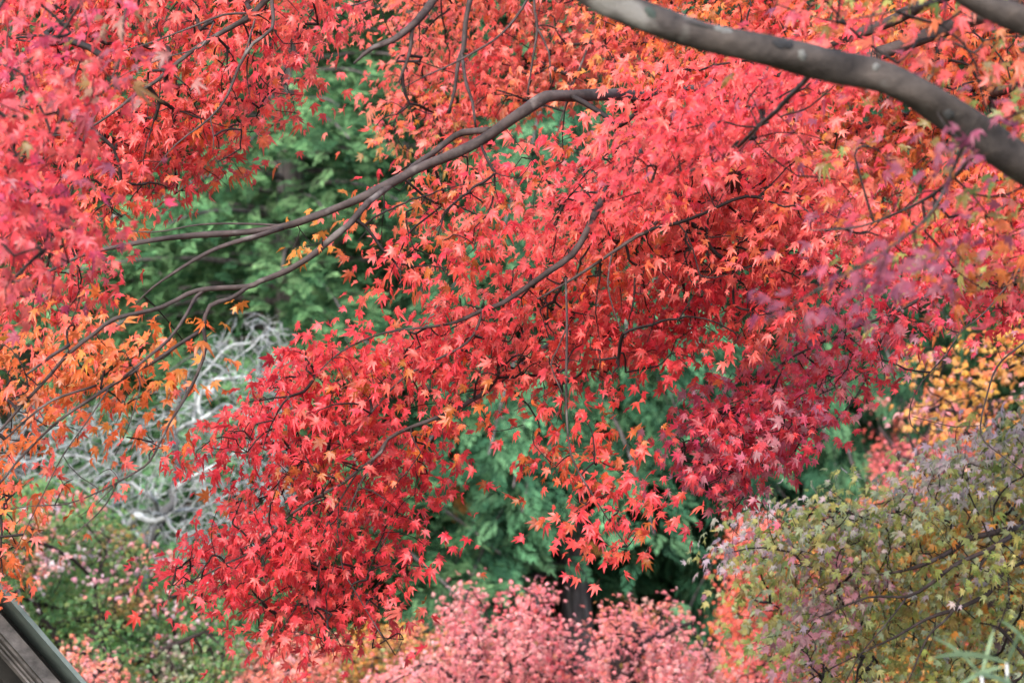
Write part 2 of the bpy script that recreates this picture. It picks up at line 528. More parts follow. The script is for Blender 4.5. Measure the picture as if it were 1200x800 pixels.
# ------------------------------------------------- the big red maple, its trunk beyond the frame on the right
MX, MY = 2.25, 6.4
maple = tree_root('maple_tree', MX, MY, 'large red maple whose thick grey limb arches across the top right corner')
mb = MB()
gz = float(ground_z(MX, MY))
tp = spline(np.array([[MX + .05, MY, gz - 0.3, .20], [MX, MY, gz + .25, .15], [MX - .05, MY, 4.6, .125], [MX - .15, MY - .1, 5.4, .115], [MX - .2, MY - .05, 6.3, .09], [MX - .3, MY + .1, 7.3, .075], [MX - .4, MY + .4, 8.0, .06]]))
tube(mb, tp[:, :3], tp[:, 3], 14, 0.12)
mb.build('trunk', M_LIMB, maple)
J1 = topx((MX - .1, MY - .1, 5.2)); J2 = topx((MX - .2, MY - .05, 6.3)); J3 = topx((MX - .3, MY + .1, 7.2)); J4 = topx((MX - .4, MY + .4, 7.9))

L1 = [(*J1, 70), (1400, 305, 5.6, 50), (1300, 246, 5.35, 45), (1200, 190, 5.2, 43), (1137, 155, 5.15, 41), (1070, 111, 5.1, 40), (1019, 87, 5.1, 39), (952, 68, 5.05, 37),
      (867, 52, 5.0, 36), (800, 36, 5.0, 36), (740, 13, 5.0, 34), (690, -12, 5.0, 32), (620, -60, 5.1, 29), (540, -110, 5.3, 24), (420, -140, 5.6, 18), (240, -120, 5.8, 12), (155, -10, 5.8, 4), (142, 67, 5.8, 3), (120, 110, 5.8, 2)]
L1b = [(300, -130, 5.7, 10), (160, -60, 5.7, 6), (101, 0, 5.75, 4), (68, 44, 5.8, 3), (20, 80, 5.8, 2)]
L1c = [(160, -60, 5.7, 6), (40, -40, 5.6, 5), (-30, 80, 5.6, 4), (3, 152, 5.9, 3.5), (30, 196, 5.95, 3.5), (57, 240, 6, 3), (74, 268, 6.0, 2.5)]
L1d = [(960, 75, 5.15, 8), (942, 95, 5.6, 6.5), (908, 132, 6.0, 5.5), (888, 149, 6.2, 5), (851, 182, 6.4, 4), (800, 205, 6.4, 3), (745, 228, 6.4, 2)]
L1e = [(1137, 155, 5.17, 6), (1120, 190, 5.25, 5), (1090, 250, 5.1, 4), (1030, 300, 4.9, 3), (950, 345, 4.9, 2), (890, 385, 4.9, 1.5)]
_N = ['purple', 'mauve', 'purple', 'magenta', 'red', 'red', 'coral', 'coral', 'olive']
L1f = [(1150, 163, 5.2, 6), (1125, 200, 5.7, 5), (1080, 235, 6.0, 4), (1010, 265, 6.1, 2.5), (950, 270, 6.1, 1.5)]
b1 = bough('limb', maple, [L1, L1b, L1c, L1d, L1e, L1f], [
    region([(1015, 40), (880, 90), (765, 150), (690, 215), (700, 250), (760, 240), (820, 215), (890, 180), (950, 110), (1040, 100)], 6.35, ['purple', 'red', 'red', 'red', 'scarlet', 'red', 'crimson'],
           0.75, out=(-0.9, -.15, -0.6), face=(-.35, -0.3, 0.95), facej=.24, seed=21, tj=.25, curl=.2, spread=.3),
    region([(960, 150), (1080, 160), (1260, 200), (1260, 340), (1130, 340), (1010, 290), (930, 250), (900, 200)], 6.1, ['green', 'olive', 'amber', 'purple', 'red', 'coral', 'orange', 'amber', 'olive', 'lime'],
           0.36, out=(-0.9, -.2, -0.5), face=(-.1, -0.22, 1), facej=.22, seed=22, tj=.25, curl=.2, gap=.25, spread=.3),
    region([(868, 400), (895, 365), (970, 322), (1060, 290), (1110, 285), (1100, 315), (1010, 345), (930, 380)], 4.9, ['plum', 'purple', 'plum', 'purple', 'crimson'],
           0.6, out=(-0.9, -.1, -0.5), face=(-.25, -0.22, 1), facej=.2, seed=23, tj=.25, curl=.2, spread=.2),
    region([(1010, 140), (1100, 120), (1170, 170), (1120, 200), (1040, 200)], 4.85, ['purple', 'plum', 'purple', 'red'],
           0.22, out=(-0.9, -.1, -0.4), face=(-.1, -0.3, 1), facej=.22, seed=26, tj=.25, curl=.2, spread=.1),
    region([(-90, -90), (110, -90), (150, 20), (145, 130), (110, 190), (105, 290), (50, 350), (-90, 390)], 5.9, ['purple', 'magenta', 'rose', 'red', 'red', 'coral', 'rose'],
           0.42, wands=8, out=(-0.5, -.2, -0.6), face=(0.1, -0.75, 0.6), facej=.4, seed=24, gap=.15, spread=.4),
    region([(60, 60), (130, 30), (135, 100), (120, 150), (80, 150)], 5.6, ['purple', 'olive', 'mauve'], 0.3, seed=25, spread=.15),
], M_LIMB, label='thick grey limb mottled with pale lichen', leaf_label='purple, red and olive leaves close to the camera', sides=20, rough=.13)

# scars, lichen and a crack on the thick limb stay part of the limb
mk = MB()
for (px, py, wx, wy, c) in [(918, 52, 12, 7, (.02, .02, .022)), (856, 37, 9, 7, (.10, .10, .098)), (757, 14, 7, 7, (.03, .04, .035)), (1017, 77, 5, 5, (.11, .11, .105)), (1105, 131, 8, 7, (.025, .025, .025)), (1172, 196, 8, 5, (.02, .02, .02)), (940, 67, 6, 6, (.11, .11, .105)), (825, 33, 16, 2.5, (.02, .02, .02))]:
    # find the limb's axis near this place and push a shallow lens just proud of the bark
    s = px_line(L1); k = np.argmin((s[:, 0] / s[:, 1] * FPX + 600 - px) ** 2 + (400 - (s[:, 2] - CZ) / s[:, 1] * FPX - py) ** 2)
    c0, r0 = s[k, :3], s[k, 3]
    ax = nrm(s[min(k + 2, len(s) - 1), :3] - s[k - 2, :3])
    tgt = at(px, py, c0[1]); d = tgt - c0; d -= ax * (d @ ax); h = min(np.linalg.norm(d), r0 * .85)
    toward = np.array([0, -1.0, 0]); toward -= ax * (toward @ ax); toward = nrm(toward)
    n = nrm(nrm(d) * h + toward * math.sqrt(max(r0 ** 2 - h ** 2, 1e-8)))
    u = ax; v = np.cross(n, u)
    kk = 16; th = np.arange(kk) / kk * 2 * np.pi; wob = 1 + .22 * np.sin(2 * th + px) + .15 * np.sin(5 * th + py)
    sc = c0[1] / FPX
    ring = np.array([c0 + n * (r0 * 1.0) + u * (math.cos(t) * wx * sc * w_) + v * (math.sin(t) * wy * sc * w_) for t, w_ in zip(th, wob)])
    q_ = ring - c0; q_ -= np.outer(q_ @ ax, ax); ring = c0 + np.outer((ring - c0) @ ax, ax) + nrm(q_) * r0 * .985
    top = c0 + n * r0 * 1.1
    mid = c0 + (ring - c0) * .55 + (top - c0) * .45
    mk.add(np.vstack([ring, mid, top]), T=[(2 * kk, kk + i, kk + (i + 1) % kk) for i in range(kk)], Q=[(i, (i + 1) % kk, kk + (i + 1) % kk, kk + i) for i in range(kk)], C=c)
M_SCAR = leaf_mat('bark_scar', 0.0, 0.9, 0.2)
mk.build('bark_marks', M_SCAR, b1)

L2 = [(*J2, 60), (1450, 160, 5.4, 42), (1320, 70, 5.2, 36), (1205, 24, 5.0, 33), (1165, 8, 5.0, 29), (1130, -8, 5.0, 25), (1090, -40, 5.0, 20), (1000, -110, 5.1, 10)]
L2b = [(1130, -8, 5.05, 5), (1090, 5, 5.3, 3.5), (1040, 15, 5.45, 2.5), (980, 25, 5.5, 1.6)]
bough('limb', maple, [L2, L2b], [
    region([(880, -60), (1260, -60), (1260, 170), (1160, 130), (1080, 100), (1010, 60), (900, 40)], 5.55, ['mauve', 'purple', 'red', 'coral', 'amber', 'olive', 'green', 'lime'],
           0.4, out=(-0.9, -.2, -0.4), face=(-.1, -0.22, 1), facej=.2, seed=31, tj=.25, curl=.2, gap=.3, spread=.35),
    region([(1060, 60), (1250, 80), (1250, 240), (1180, 230), (1120, 120)], 5.5, ['olive', 'green', 'olive', 'mauve'], 0.2, out=(-0.9, -.2, -0.3), face=(-.1, -0.4, 0.95), seed=32, spread=.3),
], M_LIMB, label='grey limb cutting across the extreme corner', leaf_label='mauve and olive leaves close to the camera', sides=16)

# the long smooth branch reaching left, with the orange sprays at its ends
B1 = [(*J3, 40), (1350, -60, 7.6, 26), (1150, 20, 8.6, 18), (980, 75, 8.9, 16), (860, 100, 8.8, 15), (770, 110, 8.3, 14), (709, 111, 7.8, 14), (650, 112, 7.65, 14), (634, 116, 7.62, 15), (616, 130, 7.6, 13.5), (589, 148, 7.6, 13), (562, 167, 7.6, 12.5), (535, 180, 7.6, 12),
      (501, 194, 7.58, 11.5), (467, 211, 7.55, 11), (434, 228, 7.5, 10.5), (400, 242, 7.5, 9.5), (371, 253, 7.5, 9), (331, 266, 7.5, 8), (290, 272, 7.5, 7.5), (219, 277, 7.45, 7), (179, 282, 7.4, 6), (135, 290, 7.4, 5), (95, 300, 7.4, 4), (40, 325, 7.4, 3), (-20, 335, 7.4, 2)]
B1s = [(572, 152, 7.6, 8), (542, 155, 7.7, 8), (525, 165, 7.72, 7.5), (508, 179, 7.7, 7), (488, 192, 7.66, 6), (470, 207, 7.6, 4)]
B1b = [(331, 266, 7.5, 6.5), (304, 275, 7.45, 6), (256, 290, 7.42, 5), (216, 312, 7.4, 4), (179, 337, 7.4, 2.5), (159, 356, 7.4, 1.5)]
B1u = [(331, 264, 7.5, 3), (290, 262, 7.5, 2.5), (235, 263, 7.5, 2), (180, 272, 7.5, 1.6), (130, 268, 7.5, 1.2)]
B1c = [(460, 216, 7.55, 8), (431, 237, 7.45, 7.5), (407, 263, 7.4, 8), (384, 282, 7.4, 8), (371, 294, 7.4, 7.5), (337, 316, 7.4, 7), (304, 329, 7.4, 6.5), (290, 335, 7.4, 6.5), (243, 338, 7.4, 6), (219, 344, 7.38, 5.5), (189, 360, 7.35, 5),
       (135, 373, 7.3, 5), (111, 390, 7.3, 5), (81, 413, 7.3, 4.5), (51, 447, 7.3, 4), (20, 481, 7.3, 3.5), (0, 505, 7.3, 3), (-40, 545, 7.3, 2)]
B1d = [(292, 335, 7.4, 5.5), (270, 350, 7.38, 5.2), (246, 358, 7.36, 5), (238, 383, 7.35, 5), (241, 407, 7.35, 4.2), (233, 434, 7.35, 4), (219, 464, 7.35, 3.6), (199, 498, 7.3, 3.2), (182, 532, 7.3, 2.8), (169, 547, 7.3, 2.6), (138, 564, 7.3, 2.3), (111, 577, 7.3, 2), (78, 589, 7.3, 1.6), (34, 592, 7.3, 1.2), (-10, 600, 7.3, 1)]
B1e = [(238, 385, 7.35, 4.5), (209, 403, 7.33, 4.5), (182, 422, 7.3, 4.5), (159, 434, 7.3, 4.5), (135, 449, 7.28, 4.2), (101, 471, 7.25, 4), (67, 495, 7.25, 3.5), (27, 533, 7.25, 3), (0, 565, 7.25, 2.6), (-40, 610, 7.25, 2)]
B1f = [(243, 338, 7.4, 4.5), (230, 347, 7.38, 4.5), (216, 370, 7.3, 4.2), (196, 397, 7.28, 4), (169, 420, 7.25, 3.6), (142, 443, 7.26, 3)]
B1g = [(81, 405, 7.3, 5), (60, 418, 7.25, 4), (30, 440, 7.2, 3)]
B1h = [(113, 451, 7.25, 3), (61, 469, 7.2, 3), (30, 492, 7.2, 2.5), (5, 515, 7.2, 2)]
B1i = [(127, 456, 7.26, 2.2), (101, 495, 7.2, 2), (74, 533, 7.2, 1.8), (50, 580, 7.2, 1.5), (20, 640, 7.2, 1.2)]
B1j = [(138, 564, 7.3, 1.8), (125, 590, 7.3, 1.6), (105, 612, 7.3, 1.3), (81, 631, 7.3, 1)]
B1k = [(138, 564, 7.3, 1.5), (112, 592, 7.28, 1.2), (92, 606, 7.28, .9)]
B1l = [(159, 434, 7.3, 2), (164, 450, 7.3, 1.8), (158, 475, 7.28, 1.5), (148, 505, 7.28, 1.2)]
bough('branch', maple, [B1, B1s, B1b, B1u, B1c, B1d, B1e, B1f, B1g, B1h, B1i, B1j, B1k, B1l], [
    region([(415, 235), (480, 200), (560, 180), (625, 145), (660, 165), (640, 230), (600, 280), (565, 310), (510, 335), (480, 355), (450, 330), (430, 280)], 7.75, ['red', 'crimson', 'scarlet', 'amber', 'coral', 'red', 'coral'],
           0.55, wands=8, seed=41, gap=.25, gapwl=70),
    region([(-70, 375), (50, 385), (140, 375), (160, 395), (180, 420), (150, 470), (110, 460), (60, 500), (20, 560), (25, 610), (5, 690), (-70, 700)], 7.55, ['coral', 'orange', 'coral', 'orange', 'amber', 'orange', 'gold', 'coral'],
           0.62, wands=10, seed=42, gap=.2, leaf=.066, gapwl=50),
    region([(120, 420), (180, 400), (240, 360), (232, 400), (210, 440), (215, 470), (170, 530), (140, 500), (110, 490)], 7.55, ['coral', 'orange', 'orange', 'gold', 'orange'], 0.45, seed=43, gap=.25, leaf=.064),
    region([(90, 495), (150, 500), (150, 540), (110, 590), (60, 600), (40, 560)], 7.3, ['red', 'coral', 'orange'], 0.13, seed=44, gap=.3, per=3),
    region([(712, 92), (780, 80), (900, 60), (960, 100), (880, 150), (780, 160), (715, 135)], 7.5, ['red', 'scarlet', 'coral', 'red'], 0.8, seed=46, spread=.12),
    region([(335, 265), (400, 265), (395, 290), (345, 300)], 7.45, ['orange', 'gold', 'amber'], 0.3, seed=45, per=4),
], M_BRANCH, label='long smooth grey-brown branch reaching left', leaf_label='orange and scarlet leaves')

# the middle bough with the great hanging spray
B2 = [(*J3, 40), (1300, -90, 7.6, 26), (1050, 20, 8.8, 14), (880, 90, 8.9, 11), (780, 150, 8.6, 10), (725, 205, 8.1, 9), (697, 248, 7.8, 8), (687, 270, 7.75, 8), (670, 299, 7.72, 8), (643, 319, 7.7, 7), (619, 336, 7.7, 6.5), (589, 356, 7.7, 6), (562, 366, 7.7, 5), (535, 378, 7.7, 4), (501, 384, 7.7, 3), (451, 390, 7.7, 2.5), (400, 412, 7.7, 2), (370, 440, 7.7, 1.5)]
B2a = [(565, 366, 7.7, 3.5), (555, 392, 7.7, 3.2), (535, 410, 7.7, 3), (491, 432, 7.7, 2.8), (464, 451, 7.7, 2.5), (434, 484, 7.7, 2), (400, 520, 7.75, 1.6), (350, 545, 7.8, 1.2)]
B2b = [(880, 90, 8.9, 9), (820, 180, 8.5, 6), (769, 262, 7.75, 4.5), (748, 277, 7.72, 4.3), (717, 297, 7.7, 4), (687, 317, 7.7, 3.5), (663, 332, 7.7, 3), (630, 350, 7.7, 2)]
B2c = [(663, 326, 7.7, 3), (665, 380, 7.66, 3), (664, 454, 7.66, 3), (665, 501, 7.66, 2.6), (669, 533, 7.66, 2.5), (680, 557, 7.66, 2.3), (697, 584, 7.66, 2), (714, 611, 7.66, 1.6), (735, 640, 7.66, 1.2)]
B2d = [(665, 380, 7.66, 2), (652, 410, 7.66, 1.8), (645, 427, 7.66, 1.7), (655, 452, 7.66, 1.5), (663, 470, 7.66, 1.2)]
B2e = [(717, 297, 7.7, 2.4), (712, 330, 7.66, 2), (718, 360, 7.66, 1.6), (730, 392, 7.66, 1.2)]
B3 = [(880, 90, 8.9, 9), (840, 220, 8.7, 8), (760, 310, 8.6, 7), (650, 400, 8.5, 6), (570, 458, 7.9, 5.5), (516, 488, 7.68, 5), (481, 501, 7.66, 4.5), (454, 515, 7.66, 4), (447, 530, 7.66, 3.8), (420, 551, 7.66, 3.6), (400, 567, 7.66, 3.5), (370, 583, 7.66, 3.2), (338, 604, 7.66, 3), (318, 625, 7.66, 2.8), (297, 645, 7.66, 2.5), (263, 660, 7.66, 2.2), (236, 675, 7.66, 1.8), (202, 685, 7.66, 1.2)]
B3a = [(452, 517, 7.68, 3), (425, 560, 7.68, 2.5), (405, 610, 7.68, 2.2), (400, 660, 7.68, 2), (420, 700, 7.68, 1.6), (450, 750, 7.68, 1.2)]
B3b = [(420, 551, 7.68, 2.2), (380, 620, 7.68, 2), (372, 680, 7.68, 1.6), (365, 730, 7.68, 1.2)]
B3c = [(297, 645, 7.68, 1.6), (300, 680, 7.68, 1.4), (310, 720, 7.68, 1.1)]
REDM = ['crimson', 'red', 'red', 'red', 'scarlet', 'coral', 'coral', 'coral', 'orange']
bough('branch', maple, [B2, B2a, B2b, B2c, B2d, B2e, B3, B3a, B3b, B3c], [
    region([(700, 180), (660, 235), (620, 290), (600, 320), (545, 345), (500, 375), (450, 400), (420, 440), (400, 470), (470, 480), (510, 468), (555, 450), (600, 445), (640, 465), (690, 455), (740, 445), (800, 430), (880, 420), (930, 380), (960, 290), (950, 200), (860, 150), (760, 140)],
           8.05, REDM, 0.98, wands=44, seed=51, spread=.26, gap=.14, gapwl=48),
    region([(830, 180), (960, 170), (1000, 280), (900, 340), (800, 330), (780, 250)], 7.8, ['red', 'coral', 'scarlet', 'coral', 'orange', 'coral'], 0.55, seed=56),
    region([(385, 385), (420, 400), (440, 450), (420, 520), (480, 520), (520, 500), (500, 560), (490, 600), (500, 625), (535, 660), (525, 672), (490, 655), (450, 680), (455, 730), (430, 762), (375, 768), (345, 738), (285, 748), (255, 700), (188, 690), (208, 640), (270, 592), (330, 545), (228, 530), (268, 492), (320, 435), (355, 395)],
           7.85, ['crimson', 'crimson', 'red', 'red', 'red', 'scarlet', 'coral', 'amber'], 0.95, wands=16, seed=52, spread=.28, edge=6, gap=.14, gapwl=42),
    region([(600, 478), (640, 490), (690, 480), (712, 525), (728, 580), (752, 635), (744, 655), (705, 648), (693, 620), (660, 605), (652, 560), (625, 525), (605, 500)], 7.8, ['crimson', 'red', 'red', 'scarlet', 'amber', 'scarlet'], 0.62, seed=53, spread=.2, edge=6),
    region([(500, 480), (590, 478), (585, 495), (545, 500), (510, 535), (470, 535)], 7.8, ['red', 'scarlet', 'orange', 'amber'], 0.3, seed=54, spread=.2),
    region([(430, 715), (470, 735), (480, 770), (455, 775)], 7.75, ['crimson', 'deep', 'red'], 0.16, seed=55, per=2, spread=.1),
], M_BRANCH, label='dark slender bough hanging diagonally through the middle', leaf_label='scarlet and crimson leaves in a great hanging spray')

# right-hand bough of crimson leaves, a mauve sheen mixed into their colours
B4 = [(*J1, 40), (1450, 290, 7.8, 14), (1300, 300, 8.3, 9), (1192, 317, 8.45, 5), (1124, 327, 8.45, 4.5), (1090, 344, 8.45, 4.2), (1043, 368, 8.45, 4), (999, 385, 8.45, 3.6), (962, 403, 8.45, 3.2), (918, 425, 8.45, 2.6), (880, 460, 8.5, 2), (855, 520, 8.5, 1.6), (860, 580, 8.5, 1.2)]
B4a = [(1192, 319, 8.45, 2.4), (1154, 366, 8.4, 2.2), (1124, 390, 8.4, 2.1), (1110, 413, 8.4, 2), (1080, 447, 8.4, 1.8), (1067, 474, 8.4, 1.6), (1068, 498, 8.4, 1.4), (1085, 512, 8.4, 1.1)]
B4b = [(1300, 330, 8.4, 4), (1198, 403, 8.4, 2.4), (1168, 430, 8.4, 2.4), (1156, 464, 8.4, 2.2), (1149, 498, 8.4, 2), (1154, 517, 8.4, 1.8), (1175, 534, 8.4, 1.5), (1200, 553, 8.4, 1.2)]
B4c = [(1043, 368, 8.5, 3), (1030, 410, 8.5, 2.8), (1021, 432, 8.5, 2.6), (1009, 456, 8.5, 2.6), (990, 482, 8.5, 2.5), (970, 498, 8.5, 2.2), (945, 510, 8.5, 1.8), (915, 522, 8.5, 1.3)]
B4d = [(1022, 430, 8.5, 1.8), (995, 447, 8.5, 1.6), (965, 460, 8.5, 1.4), (930, 478, 8.5, 1.1)]
B4e = [(1149, 498, 8.4, 1.2), (1120, 500, 8.4, 1.1), (1095, 495, 8.4, 1), (1068, 488, 8.4, .9)]
B4f = [(918, 425, 8.45, 2), (880, 470, 8.45, 1.8), (820, 500, 8.45, 1.5), (800, 540, 8.45, 1.1)]
bough('branch', maple, [B4, B4a, B4b, B4c, B4d, B4e, B4f], [
    region([(790, 480), (795, 535), (825, 560), (848, 590), (862, 606), (880, 565), (905, 545), (945, 525), (970, 490), (1030, 455), (1060, 440), (1062, 405), (1000, 360), (930, 390), (880, 430), (820, 460)],
           8.5, ['crimson', 'red', 'magenta', 'mauve', 'red', 'crimson', 'magenta', 'red'], 0.55, wands=14, seed=61, face=(-.2, -.7, .6), leaf=.058, spread=.3, edge=6, gap=.12, gapwl=50, out=(-.5, -.1, -.5)),
    region([(775, 490), (790, 535), (825, 555), (845, 590), (860, 608), (872, 600), (885, 560), (930, 535), (960, 500), (900, 470), (840, 470)], 8.25, ['crimson', 'red', 'magenta', 'mauve', 'crimson', 'magenta', 'red'], 0.6, seed=64, face=(-.2, -.65, .7), leaf=.062, spread=.2, edge=5),
    region([(930, 390), (1000, 370), (1060, 400), (1110, 385), (1180, 410), (1260, 420), (1260, 270), (1150, 300), (1050, 330), (960, 340)],
           8.6, ['crimson', 'mauve', 'red', 'crimson', 'magenta', 'red', 'coral'], 0.55, seed=62, face=(-.1, -.6, .75), leaf=.06, spread=.3, edge=8, gap=.12),
    region([(940, 260), (1060, 240), (1260, 260), (1260, 340), (1060, 340), (960, 330)], 8.9, ['magenta', 'red', 'coral', 'crimson'], 0.6, seed=63, face=(-.1, -.6, .75), leaf=.058),
], M_BRANCH, label='thin right-hand branch with wiry hanging ends', leaf_label='crimson leaves with a painted mauve sheen')

# upper boughs behind the thick limb and across the top left
B5 = [(*J4, 36), (1300, -260, 7.4, 26), (800, -180, 7.8, 18), (520, -130, 7.7, 12), (400, -60, 7.7, 9), (318, -4, 7.7, 7.5), (297, 17, 7.7, 6.5), (270, 32, 7.7, 6), (236, 51, 7.7, 5.5), (209, 71, 7.7, 5), (182, 95, 7.7, 4.5), (162, 108, 7.7, 4), (128, 135, 7.7, 3), (90, 155, 7.7, 2), (20, 160, 7.7, 1.5)]
B5a = [(318, -4, 7.7, 5), (319, 34, 7.65, 4.5), (297, 51, 7.65, 4), (280, 78, 7.65, 3.5), (267, 111, 7.65, 3), (246, 138, 7.65, 2.5), (206, 169, 7.65, 1.8), (180, 200, 7.65, 1.2)]
B5b = [(300, 17, 7.7, 2.5), (287, 61, 7.65, 2), (275, 90, 7.65, 1.5)]
B5c = [(297, 16, 7.7, 3), (262, 18, 7.65, 2.8), (230, 30, 7.65, 2.4), (170, 52, 7.65, 1.8), (120, 66, 7.65, 1.2)]
B5d = [(250, 26, 7.7, 2.2), (235, 55, 7.65, 2), (200, 66, 7.65, 1.8), (150, 85, 7.65, 1.4), (125, 100, 7.65, 1.1)]
B5e = [(246, 138, 7.65, 1.6), (250, 160, 7.65, 1.4), (249, 178, 7.65, 1.1)]
bough('branch', maple, [B5, B5a, B5b, B5c, B5d, B5e], [
    region([(-90, -90), (400, -90), (380, 30), (358, 80), (345, 130), (310, 150), (285, 175), (272, 215), (232, 228), (185, 245), (135, 262), (105, 290), (90, 380), (-90, 400)],
           8.15, ['rose', 'red', 'red', 'coral', 'coral', 'scarlet', 'orange', 'coral'], 0.72, wands=30, seed=71, spread=.35, gap=.13, gapwl=55, edge=8),
    region([(60, 60), (250, 40), (240, 140), (150, 200), (80, 180)], 8.25, HOT, 0.35, seed=72, spread=.3),
], M_BRANCH, label='dark branch slanting down at the upper left', leaf_label='coral and rose-red leaves')
B6 = [(*J2, 40), (1350, 40, 8.0, 20), (1200, 100, 8.8, 12), (1080, 130, 9.65, 8), (950, 170, 9.65, 5), (860, 200, 9.65, 3), (800, 260, 9.65, 1.5)]
B6a = [(1080, 130, 9.65, 6), (980, 60, 9.65, 4), (880, 20, 9.65, 3), (780, 60, 9.65, 1.5)]
B6b = [(905, 148, 9, 2), (912, 175, 8.9, 1.8), (915, 215, 8.9, 1.5), (920, 260, 8.9, 1)]
B6c = [(825, 195, 8.0, 2), (820, 230, 8.0, 1.7), (813, 270, 8.0, 1.3)]
bough('branch', maple, [B6, B6a, B6b], [
    region([(690, -90), (1290, -90), (1290, 310), (1080, 300), (960, 270), (860, 250), (790, 160), (720, 110)], 9.25, HOT + ['salmon', 'salmon'], 0.85, seed=81, leaf=.06, spread=.3, gap=.1, pwl=120),
], M_BRANCH, label='half-hidden branch behind the thick limb', leaf_label='bright salmon and orange leaves seen behind the limb')

# one withered leaf that hangs on
ml = MB()
P0 = np.array([at(862, 205, 7.6)])
for k in range(3):
    add_leaves(ml, P0 + rng.normal(0, .006, (1, 3)), np.array([[-.1, -.1, -1.0 - .2 * k]]), np.array([[.3 * k - .3, -1, .1]]), np.array([.07]), np.array([[.06, .015, .012]]), True, 2.2)
tag(ml.build('withered_leaf', M_LEAF_DULL, maple), 'shrivelled dark brown leaf')

# ------------------------------------------------- the farther red maple, whose twigs hang down from the top edge
FX, FY = 3.9, 10.8
fmaple = tree_root('maple_tree', FX, FY, 'farther red maple with small leaves, its dark twigs hanging down from the top edge')
mb = MB(); gz = float(ground_z(FX, FY))
tp = spline(np.array([[FX, FY, gz - .3, .2], [FX, FY, gz + .3, .14], [FX - .1, FY, 4.5, .11], [FX - .2, FY, 6.5, .09], [FX - .6, FY - .1, 8.0, .06]]))
tube(mb, tp[:, :3], tp[:, 3], 12, .12); mb.build('trunk', M_BRANCH, fmaple)
K = topx((FX - .6, FY - .1, 7.9))
F0 = [(*K, 30), (1200, -330, 10.3, 20), (850, -220, 10.0, 16), (640, -130, 9.9, 13), (540, -50, 9.8, 10), (508, 0, 9.7, 9.5), (484, 29, 9.6, 9), (461, 47, 9.6, 8), (437, 56, 9.6, 6), (415, 75, 9.6, 2)]
F1 = [(484, 29, 9.6, 5), (482, 50, 9.6, 4.5), (479, 66, 9.6, 4), (467, 98, 9.6, 2.5)]
F2 = [(640, -130, 9.9, 8), (570, -60, 9.5, 7), (550, 0, 9.4, 6.5), (545, 27, 9.4, 6), (543, 57, 9.4, 6), (538, 71, 9.4, 5), (533, 105, 9.4, 4), (526, 132, 9.4, 3)]
F3 = [(541, 65, 9.4, 4.5), (547, 100, 9.35, 4), (554, 120, 9.35, 3.6), (558, 149, 9.35, 3)]
F4 = [(700, -150, 9.9, 6), (640, -60, 9.4, 4), (626, 0, 9.35, 3.4), (630, 34, 9.35, 3.2), (624, 78, 9.35, 2.6), (619, 111, 9.35, 2)]
F5 = [(630, 34, 9.35, 2.6), (643, 61, 9.35, 2.4), (645, 98, 9.35, 1.8)]
F6 = [(640, -60, 9.4, 3.5), (618, 0, 9.35, 3.2), (589, 40, 9.35, 2.8), (552, 64, 9.35, 2.4), (520, 80, 9.35, 2), (495, 91, 9.35, 1.6), (472, 104, 9.35, 1)]
F7 = [(540, -50, 9.8, 4), (470, -20, 9.7, 3), (420, 5, 9.7, 2.6), (360, 12, 9.7, 2), (300, 8, 9.7, 1.4)]
F8 = [(850, -220, 10, 8), (740, -60, 9.8, 4), (700, 30, 9.8, 3), (660, 130, 9.8, 2), (640, 210, 9.8, 1.4)]
bough('branch', fmaple, [F0, F1, F2, F3, F4, F5, F6, F7, F8], [
    region([(440, -90), (790, -90), (760, 60), (700, 110), (640, 120), (560, 150), (520, 180), (480, 180), (450, 120), (470, 60), (480, 10)], 10.1, ['red', 'scarlet', 'coral', 'coral', 'salmon', 'orange', 'rose'], 0.78, wands=14, seed=91, leaf=.058, spread=.4, gap=.08, gapwl=60),
    region([(350, -90), (470, -90), (470, 20), (420, 60), (400, 90), (370, 70), (345, 40)], 9.9, ['crimson', 'red', 'coral', 'salmon', 'orange'], 0.2, seed=92, leaf=.058, gap=.25),
    region([(455, 110), (520, 120), (560, 180), (480, 195), (440, 185)], 9.8, ['coral', 'orange', 'red', 'gold', 'olive', 'crimson'], 0.3, seed=93, leaf=.058, gap=.2),
    region([(600, 190), (700, 160), (720, 230), (660, 280), (600, 290)], 9.9, ['red', 'scarlet', 'coral', 'salmon', 'purple'], 0.4, seed=94, leaf=.056, gap=.35),
], M_BRANCH, leaf_label='small coral and red leaves')

# ------------------------------------------------- the fading maple at the lower right
GX, GY = 2.95, 10.2
gm = tree_root('maple_tree', GX, GY, 'fading maple at lower right, sky sheen painted grey-mauve on top, olive green below')
mb = MB(); gz = float(ground_z(GX, GY))
tp = spline(np.array([[GX, GY, gz - .3, .16], [GX, GY, gz + .2, .11], [GX - .15, GY, 3.4, .09], [GX - .3, GY, 4.7, .06], [GX - .4, GY, 5.6, .03]]))
tube(mb, tp[:, :3], tp[:, 3], 12, .12); mb.build('trunk', M_BRANCH, gm)
Ka = topx((GX - .28, GY, 4.5)); Kb = topx((GX - .2, GY, 3.9))
G1 = [(*Ka, 24), (1300, 600, 10.10, 13), (1225, 612, 10.00, 9), (1188, 619, 9.65, 8), (1134, 631, 9.60, 7), (1117, 643, 9.60, 6.5), (1087, 658, 9.55, 5), (1046, 670, 9.55, 3), (1000, 672, 9.55, 2), (930, 660, 9.50, 1.4)]
G2 = [(1200, 616, 10.00, 6), (1180, 630, 9.50, 6), (1154, 645, 9.45, 5.5), (1117, 663, 9.40, 5), (1090, 685, 9.40, 4.5), (1063, 699, 9.40, 3.5), (1016, 700, 9.40, 2.5), (960, 722, 9.40, 1.6)]
